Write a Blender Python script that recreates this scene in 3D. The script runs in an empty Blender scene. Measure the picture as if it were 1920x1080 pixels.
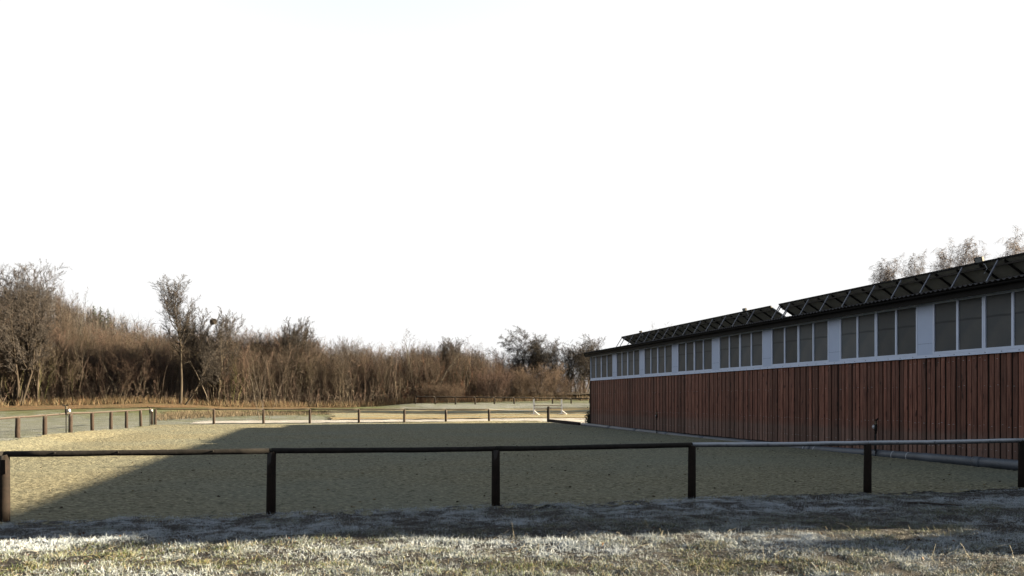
import bpy, math, random
import numpy as np
from mathutils import Vector, Matrix

scene = bpy.context.scene
col = scene.collection
random.seed(5)
R_ = math.radians

# ------------------------------------------------------------------ camera
cam_data = bpy.data.cameras.new('camera')
cam_data.sensor_width = 36.0
cam_data.lens = 26.25
cam_data.shift_y = 208.0 / 1920.0
cam_data.clip_start = 0.1
cam_data.clip_end = 2000
cam = bpy.data.objects.new('camera', cam_data)
col.objects.link(cam)
EYE = 1.75
cam.location = (0, 0, EYE)
cam.rotation_euler = (R_(90), 0, 0)
scene.camera = cam

# ------------------------------------------------------------------ sky, sun, exposure
SUN_EL, SUN_AZ = 13.7, 84.4          # azimuth clockwise from +Y
SKY_STRENGTH, EXPOSURE, SUN_STRENGTH = 0.0505, 3.66, 5.0
world = bpy.data.worlds.new('World')
scene.world = world
world.use_nodes = True
wn = world.node_tree
bg = wn.nodes['Background']
sky = wn.nodes.new('ShaderNodeTexSky')
sky.sky_type = 'NISHITA'
sky.sun_disc = False
sky.sun_elevation = R_(SUN_EL)
sky.sun_rotation = R_(SUN_AZ)
sky.dust_density = 1.0
hs = wn.nodes.new('ShaderNodeHueSaturation')
hs.inputs['Saturation'].default_value = 0.61
wn.links.new(sky.outputs[0], hs.inputs['Color'])
hz = wn.nodes.new('ShaderNodeVectorMath')          # even bright winter haze: no part of the sky brighter than this
hz.operation = 'MINIMUM'
hz.inputs[1].default_value = (1.62, 1.62, 1.62)
wn.links.new(hs.outputs[0], hz.inputs[0])
wn.links.new(hz.outputs[0], bg.inputs[0])
bg.inputs[1].default_value = SKY_STRENGTH
sun_d = bpy.data.lights.new('sun', 'SUN')
sun_d.energy = SUN_STRENGTH
sun_d.angle = R_(0.5)
sun_d.color = (1.0, 0.81, 0.53)
sun = bpy.data.objects.new('sun', sun_d)
col.objects.link(sun)
sd = Vector((math.sin(R_(SUN_AZ)) * math.cos(R_(SUN_EL)), math.cos(R_(SUN_AZ)) * math.cos(R_(SUN_EL)), math.sin(R_(SUN_EL))))
sun.rotation_euler = sd.to_track_quat('Z', 'Y').to_euler()
sun.location = (40, 10, 20)
vs = scene.view_settings
vs.view_transform = 'Standard'
vs.look = 'None'
vs.exposure = EXPOSURE
vs.gamma = 1.0
vs.use_curve_mapping = False
scene.render.engine = 'CYCLES'
scene.cycles.max_bounces = 5
scene.cycles.diffuse_bounces = 3
scene.cycles.use_denoising = True

# ------------------------------------------------------------------ frames of the place
F = 1400.0
PHI = math.atan2(0.2445, 0.9697)     # hall and arena are turned by this angle
NX, NY = math.cos(PHI), math.sin(PHI)
WX, WY = -NY, NX
def V(v, u, z=0.0):
    return Vector((v * NX + u * WX, v * NY + u * WY, z))
def d_on_v(px, v):
    m = (px - 960) / F
    return v / (NX * m + NY)
def d_on_u(px, u):
    m = (px - 960) / F
    return u / (NX - NY * m)
def u_at(px, v):
    m = (px - 960) / F
    d = d_on_v(px, v)
    return d * (NX - NY * m)
def v_at(px, u):
    m = (px - 960) / F
    d = d_on_u(px, u)
    return d * (NX * m + NY)

# ------------------------------------------------------------------ noise on the cpu
def _hash(ix, iy, seed):
    h = (ix.astype(np.int64) * 374761393 + iy.astype(np.int64) * 668265263 + seed * 1442695041) & 0xffffffff
    h = ((h ^ (h >> 13)) * 1274126177) & 0xffffffff
    return ((h ^ (h >> 16)) & 0xffff) / 65535.0
def vnoise(x, y, seed=0):
    x = np.asarray(x, float); y = np.asarray(y, float)
    ix = np.floor(x); iy = np.floor(y); fx = x - ix; fy = y - iy
    fx = fx * fx * (3 - 2 * fx); fy = fy * fy * (3 - 2 * fy)
    a = _hash(ix, iy, seed); b = _hash(ix + 1, iy, seed); c = _hash(ix, iy + 1, seed); d = _hash(ix + 1, iy + 1, seed)
    return (a * (1 - fx) + b * fx) * (1 - fy) + (c * (1 - fx) + d * fx) * fy
def fbm(x, y, seed=0, octv=4):
    s = 0; a = .5
    for i in range(octv):
        s = s + a * vnoise(x * 2 ** i, y * 2 ** i, seed + i * 17); a *= .5
    return s / (1 - .5 ** octv)
def sm(a, b, x):
    t = np.clip((np.asarray(x, float) - a) / (b - a), 0, 1)
    return t * t * (3 - 2 * t)

V_WALL = 18.05
def height(x, y):
    x = np.asarray(x, float); y = np.asarray(y, float)
    v = x * NX + y * NY; u = x * WX + y * WY
    m = x / np.maximum(y, 5.0)
    hl = np.interp(y, [58, 70, 80, 95, 130, 300], [0, .22, .6, 1.12, 2.0, 5.0])
    hr = np.interp(y, [62, 68, 84, 95, 104, 110, 140, 300], [0, .05, .12, .35, .85, 1.02, 1.9, 4.5])
    hm = np.interp(y, [58, 75, 90, 112, 140, 300], [0, .10, .32, .66, 1.5, 4.5])
    k = sm(-.50, -.32, m); k2 = sm(-.20, -.12, m)
    h = (hl * (1 - k) + hm * k) * (1 - k2) + hr * k2
    # heaped edge left of the arena
    h = h + .27 * sm(-9.3, -11.3, v) * sm(52, 34, u) * sm(5, 14, u)
    # drain channel along the hall
    h = h - .29 * sm(16.3, 17.3, v) * sm(62, 54, u) * (.75 + .25 * sm(17, 26, u))
    # low frosty mound beside the second arena
    g = np.exp(-(((x + 20.5) / 4.5) ** 2 + ((y - 68) / 4.0) ** 2))
    h = h + .22 * g
    # shaded soil heap at the gateway
    h = h + .10 * np.exp(-(((v - 11.5) / 4.5) ** 2 + ((u - 54.6) / .9) ** 2))
    # verge in front of the near fence
    nb = (fbm(x * .8, y * .8, 3) - .5) * .09 + (fbm(x * 3.2, y * 3.2, 9) - .5) * .10
    h = h + nb * sm(12.4, 11.6, u)
    h = h + (fbm(x * .15, y * .15, 31) - .5) * .25 * sm(58, 75, y) * sm(120, 60, np.abs(y - 90) + 20)
    return h
def h1(x, y):
    return float(height(np.array([x]), np.array([y]))[0])

# ------------------------------------------------------------------ materials
MATS = {}
def nodes(name):
    m = bpy.data.materials.new(name); m.use_nodes = True
    nt = m.node_tree
    return m, nt, nt.nodes['Principled BSDF']
def ramp(nt, fac, stops):
    r = nt.nodes.new('ShaderNodeValToRGB')
    e = r.color_ramp.elements
    while len(e) > 1: e.remove(e[-1])
    e[0].position = stops[0][0]; e[0].color = (*stops[0][1], 1)
    for p, c in stops[1:]:
        q = e.new(p); q.color = (*c, 1)
    nt.links.new(fac, r.inputs[0])
    return r.outputs[0]
def noise(nt, scale, detail=4, rough=.55, vec=None, coord='Object', stretch=None, dist=0):
    tc = nt.nodes.new('ShaderNodeTexCoord')
    v = tc.outputs[coord] if vec is None else vec
    if stretch:
        mp = nt.nodes.new('ShaderNodeMapping'); mp.inputs['Scale'].default_value = stretch
        nt.links.new(v, mp.inputs[0]); v = mp.outputs[0]
    n = nt.nodes.new('ShaderNodeTexNoise')
    n.inputs['Scale'].default_value = scale; n.inputs['Detail'].default_value = detail
    n.inputs['Roughness'].default_value = rough; n.inputs['Distortion'].default_value = dist
    nt.links.new(v, n.inputs['Vector'])
    return n.outputs['Fac']
def bump(nt, bsdf, h, dist, strength=1.0, prev=None):
    b = nt.nodes.new('ShaderNodeBump'); b.inputs['Distance'].default_value = dist; b.inputs['Strength'].default_value = strength
    nt.links.new(h, b.inputs['Height'])
    if prev: nt.links.new(prev, b.inputs['Normal'])
    nt.links.new(b.outputs[0], bsdf.inputs['Normal'])
    return b.outputs[0]
def mixc(nt, fac, a, b, mode='MIX'):
    m = nt.nodes.new('ShaderNodeMix'); m.data_type = 'RGBA'; m.blend_type = mode
    if isinstance(fac, (int, float)): m.inputs[0].default_value = fac
    else: nt.links.new(fac, m.inputs[0])
    for i, c in ((6, a), (7, b)):
        if isinstance(c, tuple): m.inputs[i].default_value = (*c, 1)
        else: nt.links.new(c, m.inputs[i])
    return m.outputs[2]
def simple(name, c0, c1=None, scale=8, rough=.8, spec=.3, bd=0, stretch=None, metallic=0, coord='Object'):
    m, nt, b = nodes(name)
    c1 = c1 or tuple(x * .7 for x in c0)
    n = noise(nt, scale, 5, stretch=stretch, coord=coord)
    nt.links.new(ramp(nt, n, [(.3, c1), (.7, c0)]), b.inputs['Base Color'])
    b.inputs['Roughness'].default_value = rough
    b.inputs['Specular IOR Level'].default_value = spec
    b.inputs['Metallic'].default_value = metallic
    if bd: bump(nt, b, n, bd)
    return m

def mat_sand():
    m, nt, b = nodes('arena_sand')
    big = noise(nt, .12, 3); mid = noise(nt, 1.1, 4); fine = noise(nt, 17, 5, .72, stretch=(.55, 1.3, 1)); fine2 = noise(nt, 34, 3, .6); clod = noise(nt, 9, 4, .65, stretch=(.7, 1.2, 1))
    c = ramp(nt, fine, [(.37, (.006, .006, .005)), (.46, (.076, .073, .053)), (.56, (.118, .112, .080)), (.68, (.23, .215, .155))])
    c = mixc(nt, ramp(nt, clod, [(.38, (.85, .85, .85)), (.47, (0, 0, 0))]), c, (.026, .022, .014))
    c = mixc(nt, .25, c, ramp(nt, mid, [(.3, (.086, .082, .060)), (.7, (.132, .126, .090))]))
    c = mixc(nt, ramp(nt, big, [(.42, (0, 0, 0)), (.66, (.35, .35, .35))]), c, (.072, .090, .086))
    nt.links.new(c, b.inputs['Base Color'])
    b.inputs['Roughness'].default_value = .95; b.inputs['Specular IOR Level'].default_value = .05
    p = bump(nt, b, fine, .035); p = bump(nt, b, clod, .05, prev=p); bump(nt, b, fine2, .008, prev=p)
    return m
def mat_grass_ground():
    m, nt, b = nodes('frosted_turf')
    n1 = noise(nt, .10, 4); n2 = noise(nt, .7, 5, .6); n3 = noise(nt, 9, 5, .7); n4 = noise(nt, 28, 4, .7)
    green = ramp(nt, n3, [(.3, (.014, .018, .007)), (.6, (.048, .056, .022)), (.75, (.08, .078, .036))])
    frost = ramp(nt, n3, [(.3, (.028, .032, .032)), (.7, (.125, .135, .135))])
    tc = nt.nodes.new('ShaderNodeTexCoord'); sp = nt.nodes.new('ShaderNodeSeparateXYZ'); nt.links.new(tc.outputs['Object'], sp.inputs[0])
    mr = nt.nodes.new('ShaderNodeAttribute'); mr.attribute_name = 'tint'
    ad = nt.nodes.new('ShaderNodeMath'); nt.links.new(n2, ad.inputs[0]); sr = nt.nodes.new('ShaderNodeSeparateColor'); nt.links.new(mr.outputs['Color'], sr.inputs[0]); nt.links.new(sr.outputs[0], ad.inputs[1])
    f = ramp(nt, ad.outputs[0], [(.60, (0, 0, 0)), (.92, (1, 1, 1))])
    c = mixc(nt, f, green, frost)
    soil = ramp(nt, n3, [(.3, (.016, .011, .008)), (.7, (.055, .042, .03))])
    c = mixc(nt, ramp(nt, n1, [(.58, (0, 0, 0)), (.7, (.45, .45, .45))]), c, soil)
    vsoil = ramp(nt, n3, [(.3, (.006, .006, .006)), (.58, (.026, .025, .026)), (.70, (.12, .135, .16))])
    c = mixc(nt, sr.outputs[1], c, vsoil)
    nt.links.new(c, b.inputs['Base Color'])
    b.inputs['Roughness'].default_value = .95; b.inputs['Specular IOR Level'].default_value = .1
    p = bump(nt, b, n3, .10); bump(nt, b, n4, .03, prev=p)
    return m
def mat_path():
    m, nt, b = nodes('frosty_path')
    n = noise(nt, 1.3, 5, .65, stretch=(.35, 2.2, 1)); n3 = noise(nt, 14, 4, .7)
    c = ramp(nt, n, [(.30, (.04, .034, .028)), (.42, (.11, .105, .10)), (.62, (.25, .255, .265))])
    c = mixc(nt, ramp(nt, n3, [(.35, (.5, .5, .5)), (.5, (0, 0, 0))]), c, (.10, .085, .07))
    nt.links.new(c, b.inputs['Base Color'])
    b.inputs['Roughness'].default_value = .95; b.inputs['Specular IOR Level'].default_value = .1
    bump(nt, b, n3, .04)
    return m
def mat_sand2():
    m, nt, b = nodes('harrowed_sand')
    n = noise(nt, .9, 4, .6, stretch=(.12, 1.0, 1)); n3 = noise(nt, 7, 5, .7, stretch=(.4, 1.6, 1))
    tc = nt.nodes.new('ShaderNodeTexCoord'); sp = nt.nodes.new('ShaderNodeSeparateXYZ'); nt.links.new(tc.outputs['Object'], sp.inputs[0])
    mu = nt.nodes.new('ShaderNodeMath'); mu.operation = 'MULTIPLY_ADD'; nt.links.new(n, mu.inputs[0]); mu.inputs[1].default_value = 4.5; nt.links.new(sp.outputs['Y'], mu.inputs[2])
    si = nt.nodes.new('ShaderNodeMath'); si.operation = 'SINE'
    m2 = nt.nodes.new('ShaderNodeMath'); m2.operation = 'MULTIPLY'; m2.inputs[1].default_value = .72; nt.links.new(mu.outputs[0], m2.inputs[0]); nt.links.new(m2.outputs[0], si.inputs[0])
    h = nt.nodes.new('ShaderNodeMapRange'); h.inputs[1].default_value = -1; h.inputs[2].default_value = 1; nt.links.new(si.outputs[0], h.inputs[0])
    gold = ramp(nt, n3, [(.3, (.045, .034, .018)), (.65, (.155, .122, .068))])
    pale = ramp(nt, n3, [(.3, (.05, .052, .036)), (.65, (.125, .13, .10))])
    c = mixc(nt, h.outputs[0], gold, pale)
    nt.links.new(c, b.inputs['Base Color'])
    b.inputs['Roughness'].default_value = .95; b.inputs['Specular IOR Level'].default_value = .1
    p = bump(nt, b, n3, .06)
    return m
def mat_litter():
    m, nt, b = nodes('leaf_litter')
    n = noise(nt, 5, 5, .7); n2 = noise(nt, .35, 4)
    c = ramp(nt, n, [(.3, (.018, .012, .007)), (.5, (.055, .036, .020)), (.7, (.11, .070, .038))])
    c = mixc(nt, ramp(nt, n2, [(.5, (0, 0, 0)), (.68, (.8, .8, .8))]), c, (.034, .040, .017))
    nt.links.new(c, b.inputs['Base Color'])
    b.inputs['Roughness'].default_value = .95; b.inputs['Specular IOR Level'].default_value = .1
    bump(nt, b, n, .15)
    return m
def mat_bark(name, c0, c1, sc=3):
    m, nt, b = nodes(name)
    n = noise(nt, sc, 4, .6, stretch=(1, 1, .35))
    oi = nt.nodes.new('ShaderNodeObjectInfo')
    c = ramp(nt, n, [(.32, c0), (.68, c1)])
    hsv = nt.nodes.new('ShaderNodeHueSaturation')
    mr = nt.nodes.new('ShaderNodeMapRange'); mr.inputs[3].default_value = .72; mr.inputs[4].default_value = 1.3
    nt.links.new(oi.outputs['Random'], mr.inputs[0]); nt.links.new(mr.outputs[0], hsv.inputs['Value'])
    mr2 = nt.nodes.new('ShaderNodeMapRange'); mr2.inputs[3].default_value = .485; mr2.inputs[4].default_value = .515
    ml = nt.nodes.new('ShaderNodeMath'); ml.operation = 'FRACT'; m3 = nt.nodes.new('ShaderNodeMath'); m3.operation = 'MULTIPLY'; m3.inputs[1].default_value = 7.3
    nt.links.new(oi.outputs['Random'], m3.inputs[0]); nt.links.new(m3.outputs[0], ml.inputs[0]); nt.links.new(ml.outputs[0], mr2.inputs[0]); nt.links.new(mr2.outputs[0], hsv.inputs['Hue'])
    nt.links.new(c, hsv.inputs['Color']); nt.links.new(hsv.outputs[0], b.inputs['Base Color'])
    b.inputs['Roughness'].default_value = .9; b.inputs['Specular IOR Level'].default_value = .1
    return m
def mat_board(name='board_wood'):
    m, nt, b = nodes(name)
    oi = nt.nodes.new('ShaderNodeObjectInfo')
    tc = nt.nodes.new('ShaderNodeTexCoord')
    va = nt.nodes.new('ShaderNodeVectorMath'); va.operation = 'ADD'
    cx = nt.nodes.new('ShaderNodeCombineXYZ'); mm = nt.nodes.new('ShaderNodeMath'); mm.operation = 'MULTIPLY'; mm.inputs[1].default_value = 60
    nt.links.new(oi.outputs['Random'], mm.inputs[0]); nt.links.new(mm.outputs[0], cx.inputs[0]); nt.links.new(mm.outputs[0], cx.inputs[2])
    nt.links.new(tc.outputs['Object'], va.inputs[0]); nt.links.new(cx.outputs[0], va.inputs[1])
    g = noise(nt, 9, 5, .6, vec=va.outputs[0], stretch=(3, 3, .16), dist=.6)
    k = noise(nt, 5.5, 2, .4, vec=va.outputs[0], stretch=(1.2, 1.2, .5))
    w = noise(nt, 1.1, 4, .6, coord='Object', stretch=(1, 1, .8))
    c = ramp(nt, g, [(.3, (.034, .0130, .010)), (.5, (.086, .035, .025)), (.72, (.140, .067, .049))])
    c = mixc(nt, ramp(nt, k, [(.66, (0, 0, 0)), (.72, (.85, .85, .85))]), c, (.020, .008, .006))
    # weathered grey bloom near the foot
    c = mixc(nt, ramp(nt, w, [(.5, (0, 0, 0)), (.75, (.45, .45, .45))]), c, (.085, .060, .055))
    sz = nt.nodes.new('ShaderNodeSeparateXYZ'); nt.links.new(tc.outputs['Object'], sz.inputs[0])
    fz = nt.nodes.new('ShaderNodeMath'); fz.operation = 'MULTIPLY_ADD'; fz.inputs[1].default_value = -1.3; nt.links.new(w, fz.inputs[0]); nt.links.new(sz.outputs['Z'], fz.inputs[2])
    c = mixc(nt, ramp(nt, fz.outputs[0], [(0.0, (.55, .55, .55)), (.35, (0, 0, 0))]), c, (.075, .058, .052))
    hsv = nt.nodes.new('ShaderNodeHueSaturation')
    mr = nt.nodes.new('ShaderNodeMapRange'); mr.inputs[3].default_value = .62; mr.inputs[4].default_value = 1.35
    nt.links.new(oi.outputs['Random'], mr.inputs[0]); nt.links.new(mr.outputs[0], hsv.inputs['Value'])
    nt.links.new(c, hsv.inputs['Color']); nt.links.new(hsv.outputs[0], b.inputs['Base Color'])
    b.inputs['Roughness'].default_value = .7; b.inputs['Specular IOR Level'].default_value = .25
    bump(nt, b, g, .003)
    return m
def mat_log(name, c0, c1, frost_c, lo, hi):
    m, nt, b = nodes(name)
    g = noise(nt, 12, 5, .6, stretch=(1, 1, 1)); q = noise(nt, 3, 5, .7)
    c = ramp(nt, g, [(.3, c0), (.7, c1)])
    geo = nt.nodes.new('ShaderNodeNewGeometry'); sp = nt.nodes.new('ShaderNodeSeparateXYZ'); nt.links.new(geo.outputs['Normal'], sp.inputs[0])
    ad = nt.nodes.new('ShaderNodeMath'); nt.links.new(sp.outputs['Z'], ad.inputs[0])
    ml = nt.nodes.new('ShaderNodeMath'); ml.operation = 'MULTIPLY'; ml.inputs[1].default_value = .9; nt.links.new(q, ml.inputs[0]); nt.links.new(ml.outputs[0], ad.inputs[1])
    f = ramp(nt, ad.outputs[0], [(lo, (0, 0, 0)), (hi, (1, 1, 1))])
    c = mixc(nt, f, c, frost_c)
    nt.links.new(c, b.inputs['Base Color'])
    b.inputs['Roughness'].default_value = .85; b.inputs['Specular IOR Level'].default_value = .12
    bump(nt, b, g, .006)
    return m
def mat_attr(name, rough=.8, transl=0.0):
    m, nt, b = nodes(name)
    a = nt.nodes.new('ShaderNodeAttribute'); a.attribute_name = 'tint'
    nt.links.new(a.outputs['Color'], b.inputs['Base Color'])
    b.inputs['Roughness'].default_value = rough; b.inputs['Specular IOR Level'].default_value = .15
    return m
def mat_glass():
    m, nt, b = nodes('clouded_pane')
    n = noise(nt, .9, 4, .6, coord='Object'); s = noise(nt, 5, 5, .75, stretch=(1, 1, .6)); z = noise(nt, 14, 3, .6, stretch=(1, .6, 3))
    c = ramp(nt, n, [(.3, (.038, .047, .058)), (.7, (.062, .066, .070))])
    tc = nt.nodes.new('ShaderNodeTexCoord'); sp = nt.nodes.new('ShaderNodeSeparateXYZ'); nt.links.new(tc.outputs['Object'], sp.inputs[0])
    oi = nt.nodes.new('ShaderNodeObjectInfo')
    zz = nt.nodes.new('ShaderNodeMath'); zz.operation = 'MULTIPLY_ADD'; zz.inputs[1].default_value = .10; nt.links.new(n, zz.inputs[0]); nt.links.new(sp.outputs['Z'], zz.inputs[2])
    c = mixc(nt, ramp(nt, zz.outputs[0], [(.16, (0, 0, 0)), (.175, (.6, .6, .6)), (.22, (.5, .5, .5)), (.235, (0, 0, 0))]), c, (.009, .013, .018))
    hv = nt.nodes.new('ShaderNodeHueSaturation'); mv = nt.nodes.new('ShaderNodeMapRange'); mv.inputs[3].default_value = .72; mv.inputs[4].default_value = 1.25
    nt.links.new(oi.outputs['Random'], mv.inputs[0]); nt.links.new(mv.outputs[0], hv.inputs['Value']); nt.links.new(c, hv.inputs['Color']); c = hv.outputs[0]
    c = mixc(nt, ramp(nt, s, [(.66, (0, 0, 0)), (.74, (.35, .35, .35))]), c, (.10, .10, .09))
    nt.links.new(c, b.inputs['Base Color'])
    b.inputs['Roughness'].default_value = .35; b.inputs['Specular IOR Level'].default_value = .13
    bump(nt, b, z, .002)
    return m

M = dict(
    sand=mat_sand(), turf=mat_grass_ground(), path=mat_path(), sand2=mat_sand2(), litter=mat_litter(),
    twig=mat_bark('brown_twigs', (.018, .014, .0115), (.040, .031, .026)),
    twig_red=mat_bark('red_twigs', (.024, .0165, .0135), (.052, .037, .031)),
    twig_birch=mat_bark('birch_twigs', (.050, .042, .042), (.085, .072, .070)),
    twig_grey=mat_bark('grey_twigs', (.012, .011, .011), (.027, .024, .0235)),
    bark=mat_bark('grey_bark', (.018, .015, .012), (.050, .043, .033)),
    bark_dark=mat_bark('dark_bark', (.012, .010, .008), (.030, .025, .020)),
    bark_pale=mat_bark('pale_bark', (.028, .025, .022), (.062, .056, .049)),
    needle=mat_bark('spruce_needles', (.018, .024, .018), (.040, .048, .034)),
    moss=mat_bark('mossy_bark', (.016, .016, .008), (.042, .040, .020)),
    brush=mat_attr('brushwood'), blade=mat_attr('grass_blades'), leaf=mat_attr('dead_leaves'),
    board=mat_board(), glass=mat_glass(),
    wall=simple('grey_block_wall', (.055, .05, .048), (.03, .028, .026), 2),
    dark=simple('dark_gap', (.012, .008, .007), (.006, .004, .004), 5),
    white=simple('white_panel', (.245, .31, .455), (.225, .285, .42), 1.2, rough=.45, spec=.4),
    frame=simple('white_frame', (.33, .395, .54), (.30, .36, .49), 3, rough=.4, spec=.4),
    fascia=simple('dark_fascia', (.0055, .006, .007), (.0035, .0035, .004), 2, rough=.7, spec=.12),
    roof=simple('fibre_cement', (.028, .027, .031), (.010, .0095, .011), 6, rough=.85, bd=.004),
    panel=simple('solar_backsheet', (.21, .22, .21), (.15, .157, .15), 3, rough=.7, spec=.2),
    cell=simple('solar_cells', (.012, .015, .03), (.01, .012, .02), 3, rough=.15, spec=.5),
    beam=simple('dark_beam', (.006, .006, .007), (.004, .004, .004), 5, rough=.6),
    alu=simple('aluminium_strut', (.10, .105, .135), (.06, .064, .085), 9, rough=.45, metallic=.3),
    black=simple('black_plastic', (.007, .007, .008), (.004, .004, .004), 9, rough=.7, spec=.1),
    lens=simple('lamp_glass', (.13, .14, .15), (.09, .10, .11), 20, rough=.5),
    brass=simple('brass_fitting', (.30, .27, .20), (.18, .15, .1), 30, rough=.35, metallic=.6),
    greyp=simple('grey_plastic', (.28, .30, .34), (.20, .22, .26), 18, rough=.5),
    whitep=simple('white_pole_paint', (.55, .55, .56), (.42, .42, .43), 10, rough=.5),
    pipe=simple('blue_grey_pipe', (.045, .056, .075), (.022, .028, .038), 1.6, rough=.5, spec=.35),
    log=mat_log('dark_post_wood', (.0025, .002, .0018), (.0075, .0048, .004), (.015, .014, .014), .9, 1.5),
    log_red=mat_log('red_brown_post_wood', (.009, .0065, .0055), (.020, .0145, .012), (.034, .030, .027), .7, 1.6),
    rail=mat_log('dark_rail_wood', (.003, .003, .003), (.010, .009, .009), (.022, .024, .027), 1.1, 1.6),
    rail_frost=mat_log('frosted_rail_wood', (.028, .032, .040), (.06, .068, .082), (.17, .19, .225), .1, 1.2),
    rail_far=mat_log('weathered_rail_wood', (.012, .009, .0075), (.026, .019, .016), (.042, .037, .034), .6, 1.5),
    sleeper=mat_log('sleeper_wood', (.006, .005, .006), (.018, .016, .017), (.05, .06, .06), 1.2, 1.7),
    stick=simple('dark_stick', (.010, .008, .008), (.005, .004, .004), 12, bd=.004),
    tape=simple('white_tape', (.35, .37, .40), (.28, .3, .33), 10),
    ivy=simple('ivy_leaves', (.016, .024, .012), (.008, .012, .007), 9),
    nest=simple('nest_sticks', (.018, .013, .010), (.008, .006, .005), 12),
)

# ------------------------------------------------------------------ mesh helpers
def mesh_from(name, verts, faces, mats, smooth=False, fmat=None, tint=None):
    """verts (n,3); faces list of arrays each (k, c)"""
    verts = np.asarray(verts, np.float32)
    me = bpy.data.meshes.new(name)
    if not isinstance(faces, (list, tuple)) or (len(faces) and not hasattr(faces[0], 'ndim')):
        faces = [np.array([f], np.int32) for f in faces]
    loops = np.concatenate([f.reshape(-1) for f in faces]).astype(np.int32)
    tot = np.concatenate([np.full(len(f), f.shape[1], np.int32) for f in faces])
    start = np.concatenate([[0], np.cumsum(tot)[:-1]]).astype(np.int32)
    me.vertices.add(len(verts)); me.vertices.foreach_set('co', verts.reshape(-1))
    me.loops.add(len(loops)); me.loops.foreach_set('vertex_index', loops)
    me.polygons.add(len(tot)); me.polygons.foreach_set('loop_start', start); me.polygons.foreach_set('loop_total', tot)
    if smooth: me.polygons.foreach_set('use_smooth', np.ones(len(tot), bool))
    for m in (mats if isinstance(mats, (list, tuple)) else [mats]): me.materials.append(m)
    if fmat is not None: me.polygons.foreach_set('material_index', np.asarray(fmat, np.int32))
    me.update(calc_edges=True)
    if tint is not None:
        a = me.color_attributes.new('tint', 'FLOAT_COLOR', 'POINT')
        a.data.foreach_set('color', np.concatenate([tint, np.ones((len(tint), 1))], 1).astype(np.float32).reshape(-1))
    return me

class MB:
    def __init__(s): s.v = []; s.f = []; s.m = []
    def add(s, vs_, fs, mi=0):
        o = len(s.v); s.v += [tuple(p) for p in vs_]; s.f += [tuple(i + o for i in f) for f in fs]; s.m += [mi] * len(fs)
    def box(s, x0, x1, y0, y1, z0, z1, mi=0):
        vs_ = [(x, y, z) for z in (z0, z1) for x, y in ((x0, y0), (x1, y0), (x1, y1), (x0, y1))]
        s.add(vs_, [(3, 2, 1, 0), (4, 5, 6, 7), (0, 1, 5, 4), (1, 2, 6, 5), (2, 3, 7, 6), (3, 0, 4, 7)], mi)
    def bar(s, a, b, w, h, mi=0, up=(0, 0, 1)):
        a = Vector(a); b = Vector(b); t = (b - a).normalized(); sx = t.cross(Vector(up)).normalized(); sy = sx.cross(t)
        vs_ = []
        for p in (a, b):
            for i, j in ((-1, -1), (1, -1), (1, 1), (-1, 1)): vs_.append(p + sx * i * w / 2 + sy * j * h / 2)
        s.add(vs_, [(3, 2, 1, 0), (4, 5, 6, 7), (0, 1, 5, 4), (1, 2, 6, 5), (2, 3, 7, 6), (3, 0, 4, 7)], mi)
    def tube(s, pts, rad, n=10, mi=0, cap=True):
        pts = [Vector(p) for p in pts]
        if not hasattr(rad, '__len__'): rad = [rad] * len(pts)
        rings = []
        for i, p in enumerate(pts):
            t = (pts[min(i + 1, len(pts) - 1)] - pts[max(i - 1, 0)]).normalized()
            ref = Vector((0, 0, 1)) if abs(t.z) < .9 else Vector((1, 0, 0))
            a = t.cross(ref).normalized(); b = t.cross(a)
            rings.append([p + (a * math.cos(2 * math.pi * k / n) + b * math.sin(2 * math.pi * k / n)) * rad[i] for k in range(n)])
        vs_ = [q for r in rings for q in r]; fs = []
        for i in range(len(pts) - 1):
            for k in range(n):
                k2 = (k + 1) % n
                fs.append((i * n + k, i * n + k2, (i + 1) * n + k2, (i + 1) * n + k))
        if cap:
            fs.append(tuple(range(n))[::-1]); fs.append(tuple((len(pts) - 1) * n + k for k in range(n)))
        s.add(vs_, fs, mi)
    def mesh(s, name, mats, smooth=False):
        me = bpy.data.meshes.new(name); me.from_pydata(s.v, [], s.f)
        for m in (mats if isinstance(mats, (list, tuple)) else [mats]): me.materials.append(m)
        me.polygons.foreach_set('material_index', np.array(s.m, np.int32))
        if smooth:
            me.polygons.foreach_set('use_smooth', np.array([len(f) <= 4 for f in s.f]))
        me.update(); return me

def link(name, me, parent=None, loc=(0, 0, 0), rot=(0, 0, 0), label=None, cat=None, group=None, kind=None):
    o = bpy.data.objects.new(name, me); col.objects.link(o)
    if parent is not None: o.parent = parent
    o.location = loc; o.rotation_euler = rot
    if label: o['label'] = label
    if cat: o['category'] = cat
    if group: o['group'] = group
    if kind: o['kind'] = kind
    return o
def thing(name, loc, rotz, label, cat, group=None):
    return link(name, None, None, loc, (0, 0, rotz), label, cat, group)
def copy_tree(o, parent=None):
    c = o.copy(); col.objects.link(c); c.parent = parent
    for ch in list(o.children): copy_tree(ch, c)
    return c

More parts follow.
